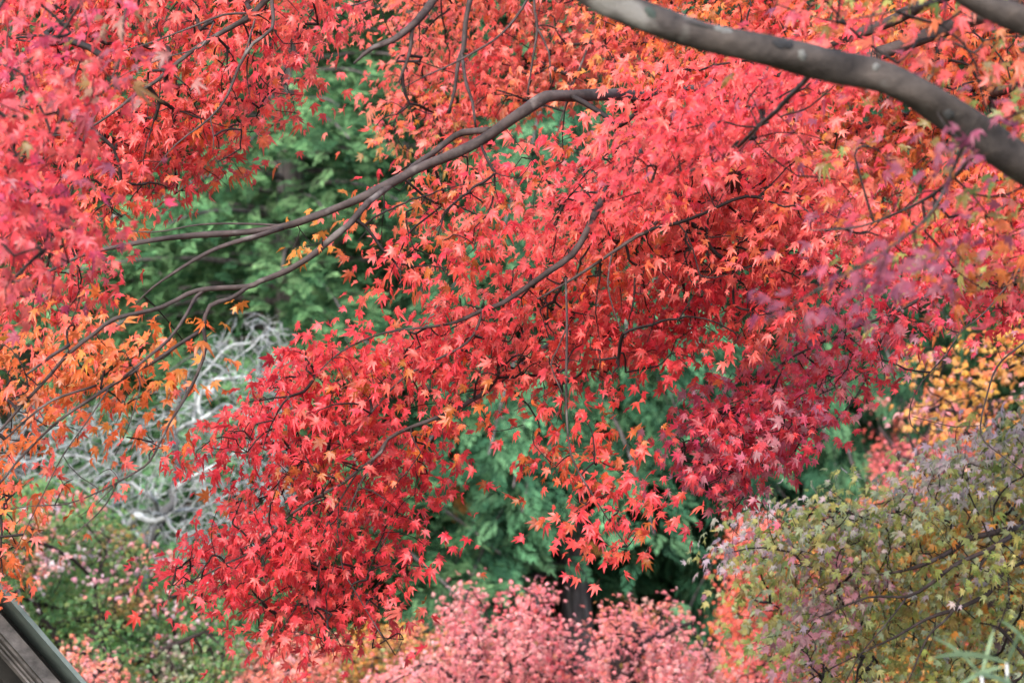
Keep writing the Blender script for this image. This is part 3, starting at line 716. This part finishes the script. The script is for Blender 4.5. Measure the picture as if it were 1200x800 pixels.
G3 = [(*Kb, 22), (1300, 630, 10.10, 10), (1200, 657, 9.60, 7.5), (1175, 670, 9.60, 6.5), (1158, 695, 9.55, 6), (1124, 712, 9.50, 5), (1087, 724, 9.50, 4), (1050, 745, 9.50, 3), (1013, 763, 9.50, 2), (960, 790, 9.50, 1.4)]
G4 = [(1168, 638, 9.50, 4), (1150, 662, 9.45, 3.8), (1138, 679, 9.45, 3.6), (1114, 719, 9.45, 3.2), (1087, 746, 9.45, 2.6), (1067, 793, 9.45, 2), (1050, 830, 9.45, 1.3)]
G5 = [(1063, 699, 9.40, 2.4), (1040, 730, 9.40, 2), (1010, 765, 9.40, 1.6), (990, 800, 9.40, 1.2)]
G6 = [(1181, 668, 9.60, 3), (1182, 700, 9.55, 2.6), (1170, 735, 9.55, 1.8)]
G7 = [(1200, 616, 10.00, 5), (1165, 575, 10.00, 4), (1130, 560, 10.00, 3), (1080, 570, 10.00, 2), (1030, 590, 10.00, 1.5), (960, 610, 9.60, 1.2)]
FADE = ['greymauve', 'mauve', 'greygreen', 'green', 'olive', 'green', 'olive', 'amber']
bough('branch', gm, [G1, G2, G3, G4, G5, G6, G7], [
    region([(838, 645), (860, 612), (945, 582), (1010, 580), (1062, 565), (1075, 545), (1120, 512), (1190, 495), (1310, 470), (1310, 560), (1180, 570), (1100, 590), (1040, 640), (960, 650), (900, 670), (850, 660)],
           9.7, ['greymauve', 'greymauve', 'greygreen', 'lime', 'green', 'greymauve', 'greymauve', 'mauve'], 0.9, cj=.1, gap=.1, gapwl=45, seed=101, leaf=.062, spread=.35, face=(-.15, -.4, .95), facej=.3, edge=12, hi=True, pwl=80),  # grey-mauve leaf colours paint the sky's sheen on the upper side
    region([(850, 660), (900, 640), (1040, 600), (1150, 560), (1310, 540), (1310, 900), (930, 900), (915, 770), (865, 745), (890, 690)],
           10.0, ['greymauve', 'lime', 'green', 'lime', 'greygreen', 'lime', 'olive', 'lime', 'gold'], 0.66, cj=.08, seed=102, leaf=.060, spread=.5, face=(-.1, -.55, .8), gap=.22, gapwl=45, pwl=90, wands=14),
    region([(930, 690), (1010, 650), (1020, 690), (960, 760), (940, 800), (920, 780)], 9.65, ['greymauve', 'mauve', 'greygreen'], 0.6, seed=103, leaf=.062, spread=.2, face=(-.2, -.4, .95), facej=.3),
], M_BRANCH, M_LEAF_DULL, leaf_label='grey-mauve and olive leaves')

# ------------------------------------------------- small maples and shrubs farther down in the valley
def small_tree(label, cx, Y, stems, regs, leaves=None, wood=None, twig_r=.0022, cat='maple tree', group='small maples in the valley', name='maple_tree'):
    x = (cx - 600) / FPX * Y
    t = tree_root(name, x, Y, label, cat, group)
    gz = float(ground_z(x, Y))
    mb = MB(); roots = []
    for st in stems:
        pts = [np.r_[at(a, b, Y + dy), r] for (a, b, dy, r) in st]
        if st[0][1] > 1000: pts[0] = np.r_[x, Y, gz - .15, st[0][3]]
        s = spline(np.array(pts), .06)
        tube(mb, s[:, :3], s[:, 3], 8, .1)
        roots.append(s)
    ml = MB(); P = np.vstack([fill_region(q, ml) for q in regs])
    mt = mb; Rt = np.vstack(roots)
    grow_twigs(mt, Rt[:, :3], Rt[:, 3], P, .3, twig_r, maxr=.02, col=(.5, .5, .5))
    mt.build('trunk', wood or M_TWIG, t)
    ml.build('crown', leaves or M_LEAF_DULL, t)
    return t
GND = 2000
DN = dict(hi=False, out=(-.1, -.3, -.3), face=(0, -.3, 1), facej=.17, per=18, clump=.07, cj=.03, cov=5.5, layers=3)
small_tree('pink maple with two upright leafy shoots below the cypress trunk', 560, 13.6, [[(560, GND, 0, .07), (560, 840, 0, .05), (545, 760, 0, .03), (548, 690, .05, .008)], [(560, 840, 0, .04), (610, 770, .1, .025), (628, 690, .1, .006)], [(560, 840, 0, .03), (650, 790, 0, .02), (680, 760, 0, .006)]], [
    region([(425, 930), (435, 810), (475, 780), (508, 765), (522, 720), (540, 680), (555, 680), (564, 728), (592, 748), (612, 715), (618, 685), (636, 685), (636, 720), (650, 750), (675, 772), (700, 930)], 13.5, ['olive', 'coral', 'rose', 'pink', 'palepink', 'pink', 'pink', 'palepink', 'salmon'], .66, seed=111, spread=.6, edge=5, leaf=.056, gap=.1, gapwl=40, **DN)])
small_tree('pink maple with a rounded crown beside the dark gap', 740, 13.1, [[(740, GND, 0, .08), (735, 850, 0, .07), (733, 770, 0, .055), (745, 730, 0, .02)], [(733, 775, 0, .04), (780, 740, .1, .02), (810, 730, .1, .008)]], [
    region([(675, 930), (690, 785), (700, 745), (722, 715), (748, 705), (780, 710), (802, 725), (815, 752), (836, 775), (845, 930)], 13.1, ['olive', 'coral', 'pink', 'palepink', 'pink', 'pink', 'salmon', 'olive', 'palepink'], .66, seed=112, spread=.6, edge=5, leaf=.056, gap=.12, gapwl=40, **DN)])
small_tree('pink maple at the bottom edge right of the dark gap', 900, 13.8, [[(900, GND, 0, .06), (895, 850, 0, .04), (890, 800, 0, .02)]], [
    region([(845, 930), (850, 800), (865, 765), (900, 750), (940, 760), (990, 800), (1000, 930)], 13.9, ['rose', 'pink', 'coral', 'palepink', 'salmon'], .6, seed=113, spread=.5, edge=6, leaf=.056, **DN)])
small_tree('olive and yellow shrub below the hanging red spray', 470, 14.6, [[(470, GND, 0, .06), (465, 850, 0, .04), (450, 780, 0, .02)], [(465, 850, 0, .03), (520, 780, 0, .015)]], [
    region([(385, 930), (388, 790), (400, 755), (430, 735), (500, 740), (560, 775), (580, 930)], 14.6, ['green', 'olive', 'gold', 'olive', 'salmon', 'yellow', 'green'], .6, seed=114, spread=.6, leaf=.056, pwl=60, **DN)], cat='shrub')
small_tree('salmon and peach maple at the bottom edge under the red spray', 330, 14.2, [[(330, GND, 0, .06), (330, 860, 0, .04), (325, 800, 0, .02)]], [
    region([(240, 930), (255, 815), (280, 780), (310, 755), (360, 745), (400, 760), (410, 930)], 14.3, ['pink', 'palepink', 'salmon', 'salmon', 'palepink', 'orange', 'rose'], .6, seed=115, spread=.6, leaf=.056, gap=.1, gapwl=50, **DN)])
small_tree('green maple tinged pink along its layered upper leaves', 115, 14.3, [[(115, GND, 0, .09), (113, 800, 0, .05), (115, 755, 0, .04), (117, 725, 0, .03), (110, 690, 0, .015)], [(116, 740, 0, .02), (132, 718, 0, .015), (160, 700, 0, .008)], [(114, 765, 0, .025), (135, 735, .1, .018), (200, 700, .1, .008)], [(113, 790, 0, .03), (170, 770, -.2, .02), (240, 740, -.3, .008)], [(113, 790, 0, .03), (60, 740, .2, .02), (20, 660, .3, .008)]], [
    region([(-80, 930), (-80, 610), (20, 590), (60, 570), (120, 600), (170, 650), (215, 675), (245, 700), (285, 745), (290, 800), (270, 930)], 14.6, ['leafgreen', 'green', 'leafgreen', 'leafgreen', 'green', 'leafgreen', 'olive'], .55, seed=116, spread=.8, leaf=.058, pwl=110, **DN),
    region([(20, 610), (70, 570), (130, 610), (180, 655), (240, 700), (285, 745), (250, 750), (180, 705), (120, 670), (60, 680), (30, 720), (10, 680)], 14.2, ['pink', 'palepink', 'greymauve', 'mauve', 'salmon', 'palepink', 'gold'], .16, seed=117, spread=.6, leaf=.058, gap=.3, gapwl=40, pwl=80, **DN),
    region([(150, 740), (280, 750), (300, 930), (120, 930), (140, 790)], 14.1, ['greymauve', 'mauve', 'greygreen', 'green', 'palepink'], .35, seed=118, spread=.4, leaf=.056, gap=.2, **DN)])
small_tree('peach and yellow shrub beside the roof edge', 110, 12.8, [[(110, GND, 0, .05), (115, 860, 0, .03), (108, 790, 0, .018), (100, 765, 0, .008)], [(115, 860, 0, .025), (135, 785, 0, .015), (125, 765, 0, .006)]], [
    region([(55, 930), (60, 768), (80, 750), (115, 762), (140, 785), (165, 800), (170, 930)], 12.8, ['pink', 'salmon', 'salmon', 'palepink', 'yellow', 'gold', 'salmon'], .42, seed=119, spread=.4, leaf=.052, edge=5, gap=.15, gapwl=35, **DN)], cat='shrub')
small_tree('orange-red maple glowing behind the left tip of the fading maple', 900, 16.5, [[(900, GND, 0, .08), (900, 760, 0, .04), (905, 700, 0, .02)]], [
    region([(850, 930), (848, 700), (850, 650), (880, 610), (930, 620), (990, 600), (1010, 930)], 16.5, ['coral', 'salmon', 'coral', 'orange', 'scarlet'], .7, seed=120, spread=.7, leaf=.058, **DN)])
small_tree('golden orange maple standing behind the wiry hanging twigs', 1180, 13.6, [[(1180, GND, 0, .1), (1175, 800, 0, .07), (1160, 600, 0, .05), (1150, 480, .1, .02), (1120, 430, .2, .008)], [(1162, 620, 0, .04), (1230, 500, 0, .02), (1260, 430, 0, .008)], [(1163, 620, 0, .03), (1090, 560, .2, .015), (1060, 500, .2, .005)]], [
    region([(1065, 420), (1110, 395), (1200, 390), (1320, 380), (1320, 530), (1180, 520), (1100, 530), (1075, 490)], 13.2, ['mauve', 'palepink', 'gold', 'gold', 'yellow', 'orange', 'amber', 'mauve'], .42, seed=121, spread=.6, leaf=.066, gap=.25, gapwl=40, pwl=70, face=(-.1, -.4, .9)),
    region([(940, 640), (1080, 560), (1320, 520), (1320, 930), (930, 930)], 13.8, ['gold', 'olive', 'gold', 'yellow', 'olive', 'gold', 'salmon'], .5, seed=122, spread=.6, leaf=.058, gap=.1, pwl=90, **DN)])
small_tree('rose-pink maple far back between the cypress and the golden maple', 1065, 19.5, [[(1065, GND, 0, .1), (1062, 600, 0, .06), (1055, 540, 0, .03), (1030, 500, 0, .01)], [(1062, 610, 0, .05), (1085, 520, 0, .03), (1110, 470, 0, .01)]], [
    region([(1020, 640), (1030, 530), (1050, 480), (1090, 465), (1140, 500), (1150, 640), (1100, 700), (1040, 690)], 19.5, ['rose', 'pink', 'rose', 'coral', 'pink'], .6, seed=123, spread=.7, leaf=.07, gap=.15, **DN)])
small_tree('pale salmon maple deep behind the weeping cypress at right', 930, 24.5, [[(930, GND, 0, .1), (930, 650, 0, .06), (935, 560, 0, .03)]], [
    region([(860, 760), (880, 600), (920, 540), (980, 520), (1060, 560), (1060, 760)], 24.5, ['salmon', 'coral', 'pink', 'gold'], .6, seed=124, spread=.8, leaf=.09, gap=.1, **DN)])

# ------------------------------------------------- the leafless tree, grey with lichen
def bare_tree():
    Y = 15.9; x = (178 - 600) / FPX * Y
    t = tree_root('bare_tree', x, Y, 'leafless gnarled tree, pale grey with lichen, left of the red spray', 'bare tree')
    gz = float(ground_z(x, Y))
    def mk_(L):
        q = np.array([np.r_[at(a, b, Y + d), (.42 if w_ > 4 else .36) * w_ / FPX * Y] for a, b, d, w_ in L])
        q = spline(q, .12); q[1:-1, :3] += rng.normal(0, .010, (len(q) - 2, 3))
        return spline(q, .04)
    mt_ = MB()
    st = [mk_(L) for L in [
        [(165, 1000, 0, 26), (160, 800, 0, 22), (166, 670, 0, 19), (172, 635, 0, 17), (196, 600, 0, 14), (203, 575, .1, 11), (206, 530, .1, 9), (204, 500, .2, 7), (212, 460, .2, 4), (225, 425, .3, 2)],
    ]]
    for s in st: tube(mt_, s[:, :3], s[:, 3], 10, .25)
    mt_.build('trunk', M_PALE_D, t)
    mb_ = MB()
    ls = [mk_(L) for L in [
        [(172, 638, 0, 12), (152, 620, -.3, 11), (160, 606, -.4, 9), (185, 608, -.5, 8), (200, 612, -.5, 6), (212, 630, -.5, 4), (222, 650, -.5, 2)],
        [(180, 612, 0, 9), (186, 590, -.3, 8), (172, 578, -.4, 7), (155, 566, -.4, 6), (140, 560, -.4, 4), (110, 540, -.4, 2)],
        [(203, 575, .1, 8), (230, 555, -.2, 5), (262, 540, -.2, 4), (300, 520, -.2, 2.5), (325, 490, -.2, 1.5)],
        [(205, 520, .1, 6), (180, 522, 0, 4), (155, 520, 0, 3.5), (120, 505, 0, 2.5), (70, 500, 0, 1.5)],
        [(207, 505, .2, 6), (236, 490, -.1, 6), (262, 477, -.1, 5.5), (285, 485, -.1, 4), (310, 500, -.1, 2)],
        [(236, 489, -.1, 5), (236, 462, -.1, 5), (250, 446, -.1, 5), (275, 440, -.1, 5), (292, 446, -.1, 4), (306, 455, -.1, 3), (335, 470, -.1, 2)],
        [(226, 500, .1, 4), (232, 450, .2, 4), (262, 415, .2, 3.5), (290, 400, .2, 2.5), (325, 392, .2, 1.5)],
        [(250, 446, -.1, 3), (280, 420, 0, 2.5), (310, 385, 0, 2), (330, 378, 0, 1.2)],
        [(172, 640, 0, 7), (140, 600, .3, 5), (100, 575, .3, 3.5), (60, 550, .3, 2), (20, 540, .3, 1.2)],
        [(196, 600, 0, 6), (235, 595, .3, 4), (270, 580, .3, 3), (330, 585, .3, 1.6)],
    ]]
    for s in ls: tube(mb_, s[:, :3], s[:, 3], 8, .2)
    Rt = np.vstack(st + ls)
    n = 2800
    poly = [(-30, 500), (40, 470), (100, 470), (170, 480), (215, 430), (250, 395), (300, 365), (350, 380), (345, 470), (350, 600), (300, 640), (250, 680), (195, 660), (150, 620), (110, 585), (40, 570), (-30, 560)]
    p = np.array(poly, float); P = []
    while len(P) < n:
        a = rng.uniform(p[:, 0].min(), p[:, 0].max(), 400); b = rng.uniform(p[:, 1].min(), p[:, 1].max(), 400)
        k = inpoly(poly, a + rng.normal(0, 8, 400), b + rng.normal(0, 8, 400))
        for u, v in zip(a[k], b[k]): P.append(at(u, v, Y + rng.normal(0, .55)))
    P = np.array(P[:n])
    grow_twigs(mb_, Rt[:, :3], Rt[:, 3], P, .5, .0013, maxr=.014, power=.37, wob=.03, sag=0.0, col=(.5, .5, .5))
    mb_.build('branches', M_PALE, t)
    # sawn-off stub end
    m = MB(); c = at(245, 458, Y - .22); s = np.array([c + [0, .1, 0], c]); tube(m, s, np.array([.026, .03]), 12); m.build('sawn_stub', M_PALE, t)
bare_tree()

# ------------------------------------------------- cypresses
def fan_template(seed):
    g = np.random.default_rng(seed)
    V, T = [], []
    def rh(p, d, l, wd):
        d = d / np.linalg.norm(d); s = np.array([-d[1], d[0]])
        i = len(V)
        V.extend([p, p + d * l * .5 + s * wd, p + d * l, p + d * l * .5 - s * wd]); T.extend([(i, i + 1, i + 2), (i, i + 2, i + 3)])
    for k in range(7):
        t = .08 + k * .125
        for sgn in (-1, 1):
            a = R(48 + g.normal(0, 7)); ln = (.52 - .42 * t) * g.uniform(.8, 1.15)
            p = np.array([0, t]); d = np.array([sgn * math.sin(a), math.cos(a)])
            rh(p, d, ln, .032)
            if ln > .3:
                for f in (.4, .7):
                    a2 = a - R(38); rh(p + d * ln * f, np.array([sgn * math.sin(a2), math.cos(a2)]), ln * .42, .026)
    rh(np.array([0, .7]), np.array([0, 1.0]), .4, .035)
    return np.array(V), np.array(T)
FANS = [fan_template(s) for s in range(4)]

def make_cypress(seed, height, first, rad, n_bough, trunk_r, cols, droop=.6, fan=.30, weep=0.3, lean=0.0, clear=None):
    """returns (trunk MB, branch MB, crown MB) with the base at the origin"""
    g = np.random.default_rng(seed)
    tk, br, cr = MB(), MB(), MB()
    zz = np.linspace(-.3, height, 30)
    rr = trunk_r * (1 - .93 * np.clip(zz / height, 0, 1)) + trunk_r * .5 * np.exp(-np.clip(zz, 0, None) * 2.2)
    ctr = np.stack([.06 * np.sin(zz * .7 + seed) + lean * zz, .05 * np.cos(zz * .6 + seed), zz], 1)
    tube(tk, ctr, rr, 14, .16)
    FP, FT, FN, FS, FC = [], [], [], [], []
    for i in range(n_bough):
        h = first + (height - first) * ((i + g.uniform(0, 1)) / n_bough) ** 1.08
        a = i * 2.39996 + g.normal(0, .35)
        hf = (h - first) / (height - first)
        L = rad * (1 - hf) ** .75 * g.uniform(.7, 1.12) + .25
        d = np.array([math.cos(a), math.sin(a), 0])
        if clear and h < clear[1] and d @ nrm(np.array([*clear[0], 0])) > .35: continue
        s = np.linspace(0, 1, 9)
        dr = droop * g.uniform(.7, 1.3)
        P = np.array([np.interp(h, zz, ctr[:, 0]), np.interp(h, zz, ctr[:, 1]), h]) + np.outer(s * L, d) + np.outer(.22 * L * s - dr * L * s ** 2, [0, 0, 1])
        tube(br, P, .022 * (1 - s * .85) * (L / 1.5) ** .5 + .003, 5, cap=False)
        nf = int(30 + (60 if fan > .15 else 95) * L)
        sf = g.uniform(.12, 1.0, nf) ** .8
        Q = np.stack([np.interp(sf, s, P[:, k]) for k in range(3)], 1)
        side = np.cross(d, [0, 0, 1])
        sg = g.choice([-1, 1], nf)[:, None]
        Q = Q + side * sg * g.uniform(0, .28, nf)[:, None] * L * .5 + g.normal(0, .05, (nf, 3))
        Q[:, 2] -= g.exponential(.07, nf) * (1 + weep)
        T = d * .75 + side * sg * .55 + np.array([0, 0, .12 - 1.5 * weep]) + g.normal(0, .3, (nf, 3))
        N = np.array([0, 0, .8]) + d * .75 + g.normal(0, .3, (nf, 3))
        FP.append(Q); FT.append(T); FN.append(N); FS.append(fan * g.uniform(.65, 1.2, nf) * (1 - .25 * hf))
        c = np.array(cols)[g.integers(0, len(cols), nf)] * g.uniform(.55, 1.65, (nf, 1)) * g.uniform(.85, 1.15)
        FC.append(c)
    P = np.vstack(FP); T = nrm(np.vstack(FT)); N = np.vstack(FN); S = np.concatenate(FS); C = np.vstack(FC)
    add_fans(cr, P, T, N, S, C, g)
    return tk, br, cr

def add_fans(cr, P, T, N, S, C, g):
    T = nrm(T); N = N - T * (N * T).sum(1, keepdims=True); N = nrm(N); B = np.cross(T, N)
    v = g.integers(0, len(FANS), len(P))
    for f, (V2, tri) in enumerate(FANS):
        k = np.where(v == f)[0]
        x, y = V2[None, :, 0], V2[None, :, 1]
        z = -.45 * y ** 2 * g.uniform(.3, 1.3, (len(k), 1)) - .5 * x ** 2 + g.normal(0, .02, (len(k), len(V2)))
        s = S[k][:, None]
        W = P[k][:, None] + (s * x)[..., None] * B[k][:, None] + (s * y)[..., None] * T[k][:, None] + (s * z)[..., None] * N[k][:, None]
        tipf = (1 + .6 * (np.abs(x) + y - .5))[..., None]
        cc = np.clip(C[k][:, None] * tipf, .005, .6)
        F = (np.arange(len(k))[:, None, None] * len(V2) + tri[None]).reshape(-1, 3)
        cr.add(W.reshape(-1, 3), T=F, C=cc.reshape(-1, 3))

BLUEG = [(.025, .080, .040), (.045, .12, .058), (.016, .054, .028), (.066, .145, .070)]
MIDG = [(.045, .112, .046), (.075, .16, .066), (.024, .070, .031), (.10, .185, .080)]
def place_cypress(parts, px, Y, label, group, name='cypress_tree', rz=None):
    x = (px - 600) / FPX * Y
    t = tag(empty(name, (x, Y, float(ground_z(x, Y)))), label, 'conifer', group)
    tk, br, cr = parts
    objs = []
    for nm, m, mat in (('trunk', tk, M_CEDAR), ('branches', br, M_CEDAR), ('crown', cr, M_NEEDLE)):
        o = m.build(nm, mat); o.parent = t; objs.append(o)
    if rz is not None: t.rotation_euler.z = rz
    return t, objs
def copy_cypress(src, objs, px, Y, label, group, rz, sc):
    x = (px - 600) / FPX * Y
    t = src.copy(); COL.objects.link(t); t.location = (x, Y, float(ground_z(x, Y)) - .1); t.rotation_euler = (0, 0, rz); t.scale = (sc, sc, sc)
    t['label'] = label; t['group'] = group
    for o in objs:
        c = o.copy(); COL.objects.link(c); c.parent = t
    return t
GRP = 'cypresses at the foot of the hill'
cA, oA = place_cypress(make_cypress(1, 10.5, 2.75, 1.75, 220, .15, BLUEG, droop=.75, weep=.4, fan=.22, clear=((.75, -.66), 3.9)), 672, 20.0, 'blue-green cypress whose fluted grey trunk stands bare above the pink maples', GRP)
cB, oB = place_cypress(make_cypress(2, 10.0, 2.3, 1.35, 130, .16, BLUEG, droop=.8, weep=.7, fan=.21), 790, 21.8, 'dark cypress with hanging foliage just right of the bare fluted trunk', GRP)
cC, oC = place_cypress(make_cypress(3, 9.0, 1.6, 1.2, 120, .12, BLUEG, droop=.9, weep=.9, fan=.21), 965, 20.5, 'weeping cypress in the gap under the crimson leaves', GRP)
cD, oD = place_cypress(make_cypress(4, 12.0, 1.2, 1.9, 270, .17, MIDG, droop=.35, weep=0.0, fan=.135), 330, 19.5, 'bright green cypress filling the gap above the long smooth branch', GRP)
cE, oE = place_cypress(make_cypress(5, 12.5, 1.0, 2.0, 240, .17, MIDG, droop=.5, weep=.1, fan=.135), 165, 23.0, 'mid-green cypress behind the leafless grey tree', GRP)
# withered sprays on the nearest cypress
g_ = np.random.default_rng(77); mw = MB()
for (px, py, n_) in [(545, 575, 9), (552, 598, 9), (535, 600, 7), (583, 632, 5), (600, 500, 6), (690, 640, 3)]:
    c = at(px, py, 18.9) - np.array(cA.location)
    P = c + g_.normal(0, .04, (n_, 3)); T = np.array([0, -.2, -1.0]) + g_.normal(0, .25, (n_, 3)); N = np.array([0, -1.0, .2]) + g_.normal(0, .2, (n_, 3))
    add_fans(mw, P, T, N, np.full(n_, .09), np.tile((.42, .19, .06), (n_, 1)), g_)
o = mw.build('withered_sprays', M_NEEDLE); o.parent = cA; o['label'] = 'dead orange-brown sprays'
G2_ = 'cypresses higher on the slope behind'
for i, (src, objs, px, Y, rz, sc, lab) in enumerate([
        (cD, oD, 440, 24.5, 1.1, 1.0, 'green cypress behind the long smooth branch, seen through the thin red leaves'),
        (cA, oA, 545, 23.2, 2.4, .95, 'shaded cypress close behind the left side of the bare fluted trunk'),
        (cE, oE, 20, 21.5, .7, 1.0, 'cypress behind the orange leaves at the left edge'),
        (cB, oB, 880, 25.5, 1.9, 1.05, 'dim cypress deep in the dark gap between the pink maples and the fading maple'),
        (cC, oC, 1050, 26.0, 2.9, 1.15, 'dim weeping cypress beside the far rose-pink maple'),
        (cD, oD, 1170, 23.5, 4.0, 1.0, 'cypress behind the golden orange maple'),
        (cE, oE, 1330, 22.0, 2.2, 1.0, 'cypress beyond the right edge behind the fading maple')]):
    copy_cypress(src, objs, px, Y, lab, GRP, rz, sc)
for i, (px, Y) in enumerate([(-60, 29), (90, 31), (250, 29.5), (390, 32), (520, 30), (640, 32.5), (760, 30), (850, 33), (990, 31), (1120, 30), (1260, 32)]):
    copy_cypress(*((cE, oE) if i % 2 else (cD, oD)), px, Y, 'cypress of the rear row on the slope, hidden behind nearer trees', G2_, i * 1.3, 1.0 + .07 * (i % 3))

# ------------------------------------------------- building with the gable edge at the lower left
M_WOOD = bark_mat('weathered_wood', (.05, .047, .046), (.15, .137, .134), (.19, .178, .174), 14, patch=.6, streak=(1, 1, 1.5))
M_WOOD_SHADED = bark_mat('shaded_wood', (.012, .012, .012), (.03, .028, .026), (.04, .04, .038), 9)  # shade under the gable, put into the wood colour
M_COPPER = bark_mat('patinated_copper', (.10, .135, .13), (.16, .20, .19), (.22, .25, .24), 14, patch=.6, rough=.6)
def building():
    Y0 = 7.6
    P0 = at(0, 690, Y0)
    u = np.array([math.cos(R(30)), math.sin(R(30)), 0]); d = np.array([-math.sin(R(30)), math.cos(R(30)), 0])
    ray = at(95, 800, 1.0) - np.array([0, 0, CZ])
    tt = ((P0 - np.array([0, 0, CZ])) @ d) / (ray @ d)
    P1 = np.array([0, 0, CZ]) + ray * tt
    s = nrm(P1 - P0)                      # down the slope
    n = nrm(np.cross(d, s));  n = n if n[2] > 0 else -n     # up from the roof
    apex = P0 - s * 2.1; eave = P0 + s * 1.7
    mid = (apex + eave) / 2; hl = np.linalg.norm(eave - apex) / 2
    mirror = lambda v: v - 2 * (v @ u) * u
    t = tag(empty('temple_building', (apex[0] + d[0] * 1.5, apex[1] + d[1] * 1.5, float(ground_z(apex[0], apex[1] + 1.3)))),
            'wooden building at lower left, only its dark steep gable edge showing', 'building')
    DEP = 3.0
    roof, edge, barge, mold, wall = MB(), MB(), MB(), MB(), MB()
    sc_ = P0[1] / FPX
    for side in (0, 1):
        f = (lambda v: v) if side == 0 else mirror
        A = apex
        def bar(mbx, off_n, hn, off_d, hd, ext=0.0):
            c = f(mid - A) + A + f(n) * off_n + d * off_d
            mbx.box(c, f(s) * (hl + ext), f(n) * hn, d * hd)
        bar(edge, -.006, .006, DEP / 2, DEP / 2 + .06, .03)     # copper roofing, its edge is the pale green strip
        bar(roof, -.027, .014, DEP / 2 + .07, DEP / 2 - .02)    # roof boards set back, near-black to paint the gap's shadow
        bar(barge, -.060, .0165, .02, .03)                       # bargeboard
        bar(mold, -.081, .0035, .03, .025); bar(mold, -.090, .0025, .045, .02); bar(mold, -.098, .003, .06, .02)
        bar(roof, -.085, .035, DEP / 2 + .14, DEP / 2 - .05)
        for k in range(7):                                      # rafters under the roof
            c = f(mid - A) + A + f(n) * -.15 + d * (.35 + k * .4)
            roof.box(c, f(s) * hl, f(n) * .03, d * .04)
    edge.build('roof_covering', M_COPPER, t, False); roof.build('roof_boards', M_WOOD_SHADED, t, False)
    barge.build('bargeboard', M_WOOD, t, False); mold.build('moulding', M_WOOD, t, False)
    gzb = float(ground_z(apex[0], apex[1])) - .6
    wy = (apex + mirror(eave - apex) + eave) / 3
    half = abs((eave - apex) @ u) * .86
    for dd in (.5, DEP - .2):
        top = apex + d * dd - np.array([0, 0, .30]); lo_z = eave[2] + .25
        # gable wall: pentagon
        a = np.array([top[0], top[1], 0])
        pts = [a - u * half + [0, 0, gzb], a + u * half + [0, 0, gzb], a + u * half + [0, 0, lo_z], top, a - u * half + [0, 0, lo_z]]
        V = np.vstack([pts, [q + d * .08 for q in pts]])
        wall.add(V, T=[(2, 3, 4), (7, 9, 8)], Q=[(0, 1, 2, 4), (5, 9, 7, 6)] + [(i, (i + 1) % 5, (i + 1) % 5 + 5, i + 5) for i in range(5)])
    for sg in (-1, 1):
        c = apex + d * (DEP / 2 + .15) + u * half * sg
        zt = eave[2] + .2
        wall.box([c[0], c[1], (zt + gzb) / 2], u * .04, d * (DEP / 2 - .38), [0, 0, (zt - gzb) / 2])
    wall.build('wall', M_WOOD_SHADED, t, False)
    for sg in (-1, 1):
        p = MB(); c = apex + d * .42 + u * (half - .1) * sg
        p.box([c[0], c[1], (eave[2] + .2 + gzb) / 2], u * .07, d * .07, [0, 0, (eave[2] + .2 - gzb) / 2]); p.build('post', M_WOOD_SHADED, t, False)
building()

# ------------------------------------------------- bamboo grass close to the camera at the lower right
M_BLADE = leaf_mat('bamboo_grass_blade', .3, .5, .4)
def bamboo_grass():
    Y = 5.0
    base = at(1190, 900, Y); base[2] = float(ground_z(base[0], Y))
    t = tag(empty('bamboo_grass', base), 'pale green bamboo grass with long narrow blades, blurred at the lower right corner', 'plant', kind='thing')
    st, bl = MB(), MB()
    g = np.random.default_rng(5)
    tips = [(1180, 775, 5.0), (1150, 790, 5.05), (1215, 770, 5.05), (1195, 810, 4.95)]
    for q in tips:
        P = spline(np.array([base + g.normal(0, .05, 3) * [1, 1, 0], (base + at(*q)) / 2 + g.normal(0, .03, 3), at(*q)]), .05)
        tube(st, P, .0028, 6)
    def blade(a, b, w_, bend):
        A, B = at(*a), at(*b); n = 10; tt = np.linspace(0, 1, n)
        P = A + np.outer(tt, B - A); P[:, 2] += bend * np.sin(tt * np.pi) 
        dirv = nrm(B - A); sd = nrm(np.cross(dirv, nrm(g.normal(0, .3, 3) + np.array([0, -1, .4]))))
        wd = .62 * w_ * np.sin(np.clip(tt * .93 + .07, 0, 1) * np.pi) ** .7
        V = np.vstack([P + sd * wd[:, None], P - np.array([0, 0, .15]) * wd[:, None], P - sd * wd[:, None]])
        Q = [(i, i + 1, n + i + 1, n + i) for i in range(n - 1)] + [(n + i, n + i + 1, 2 * n + i + 1, 2 * n + i) for i in range(n - 1)]
        bl.add(V, Q=Q, C=np.array([.15, .22, .12]) * g.uniform(.8, 1.15))
    for a, b, w_, bend in [((1180, 778, 5.0), (1195, 738, 4.9), .007, .0), ((1180, 776, 5.0), (1085, 772, 4.9), .008, .012), ((1178, 780, 5.0), (1110, 815, 4.95), .007, .01), ((1150, 790, 5.05), (1165, 735, 5.05), .006, .0),
                           ((1150, 790, 5.05), (1090, 745, 5.0), .006, .01), ((1215, 770, 5.05), (1170, 725, 5.0), .006, .01), ((1215, 770, 5.05), (1260, 740, 5.0), .008, .01), ((1195, 810, 4.95), (1140, 790, 4.8), .008, .01),
                           ((1195, 810, 4.95), (1215, 750, 4.9), .007, .0), ((1180, 790, 5.0), (1190, 850, 4.9), .008, .01), ((1180, 776, 5.0), (1225, 790, 4.9), .007, .01)]:
        blade(a, b, w_, bend)
    st.build('stems', M_BLADE, t); bl.build('blades', M_BLADE, t)
bamboo_grass()
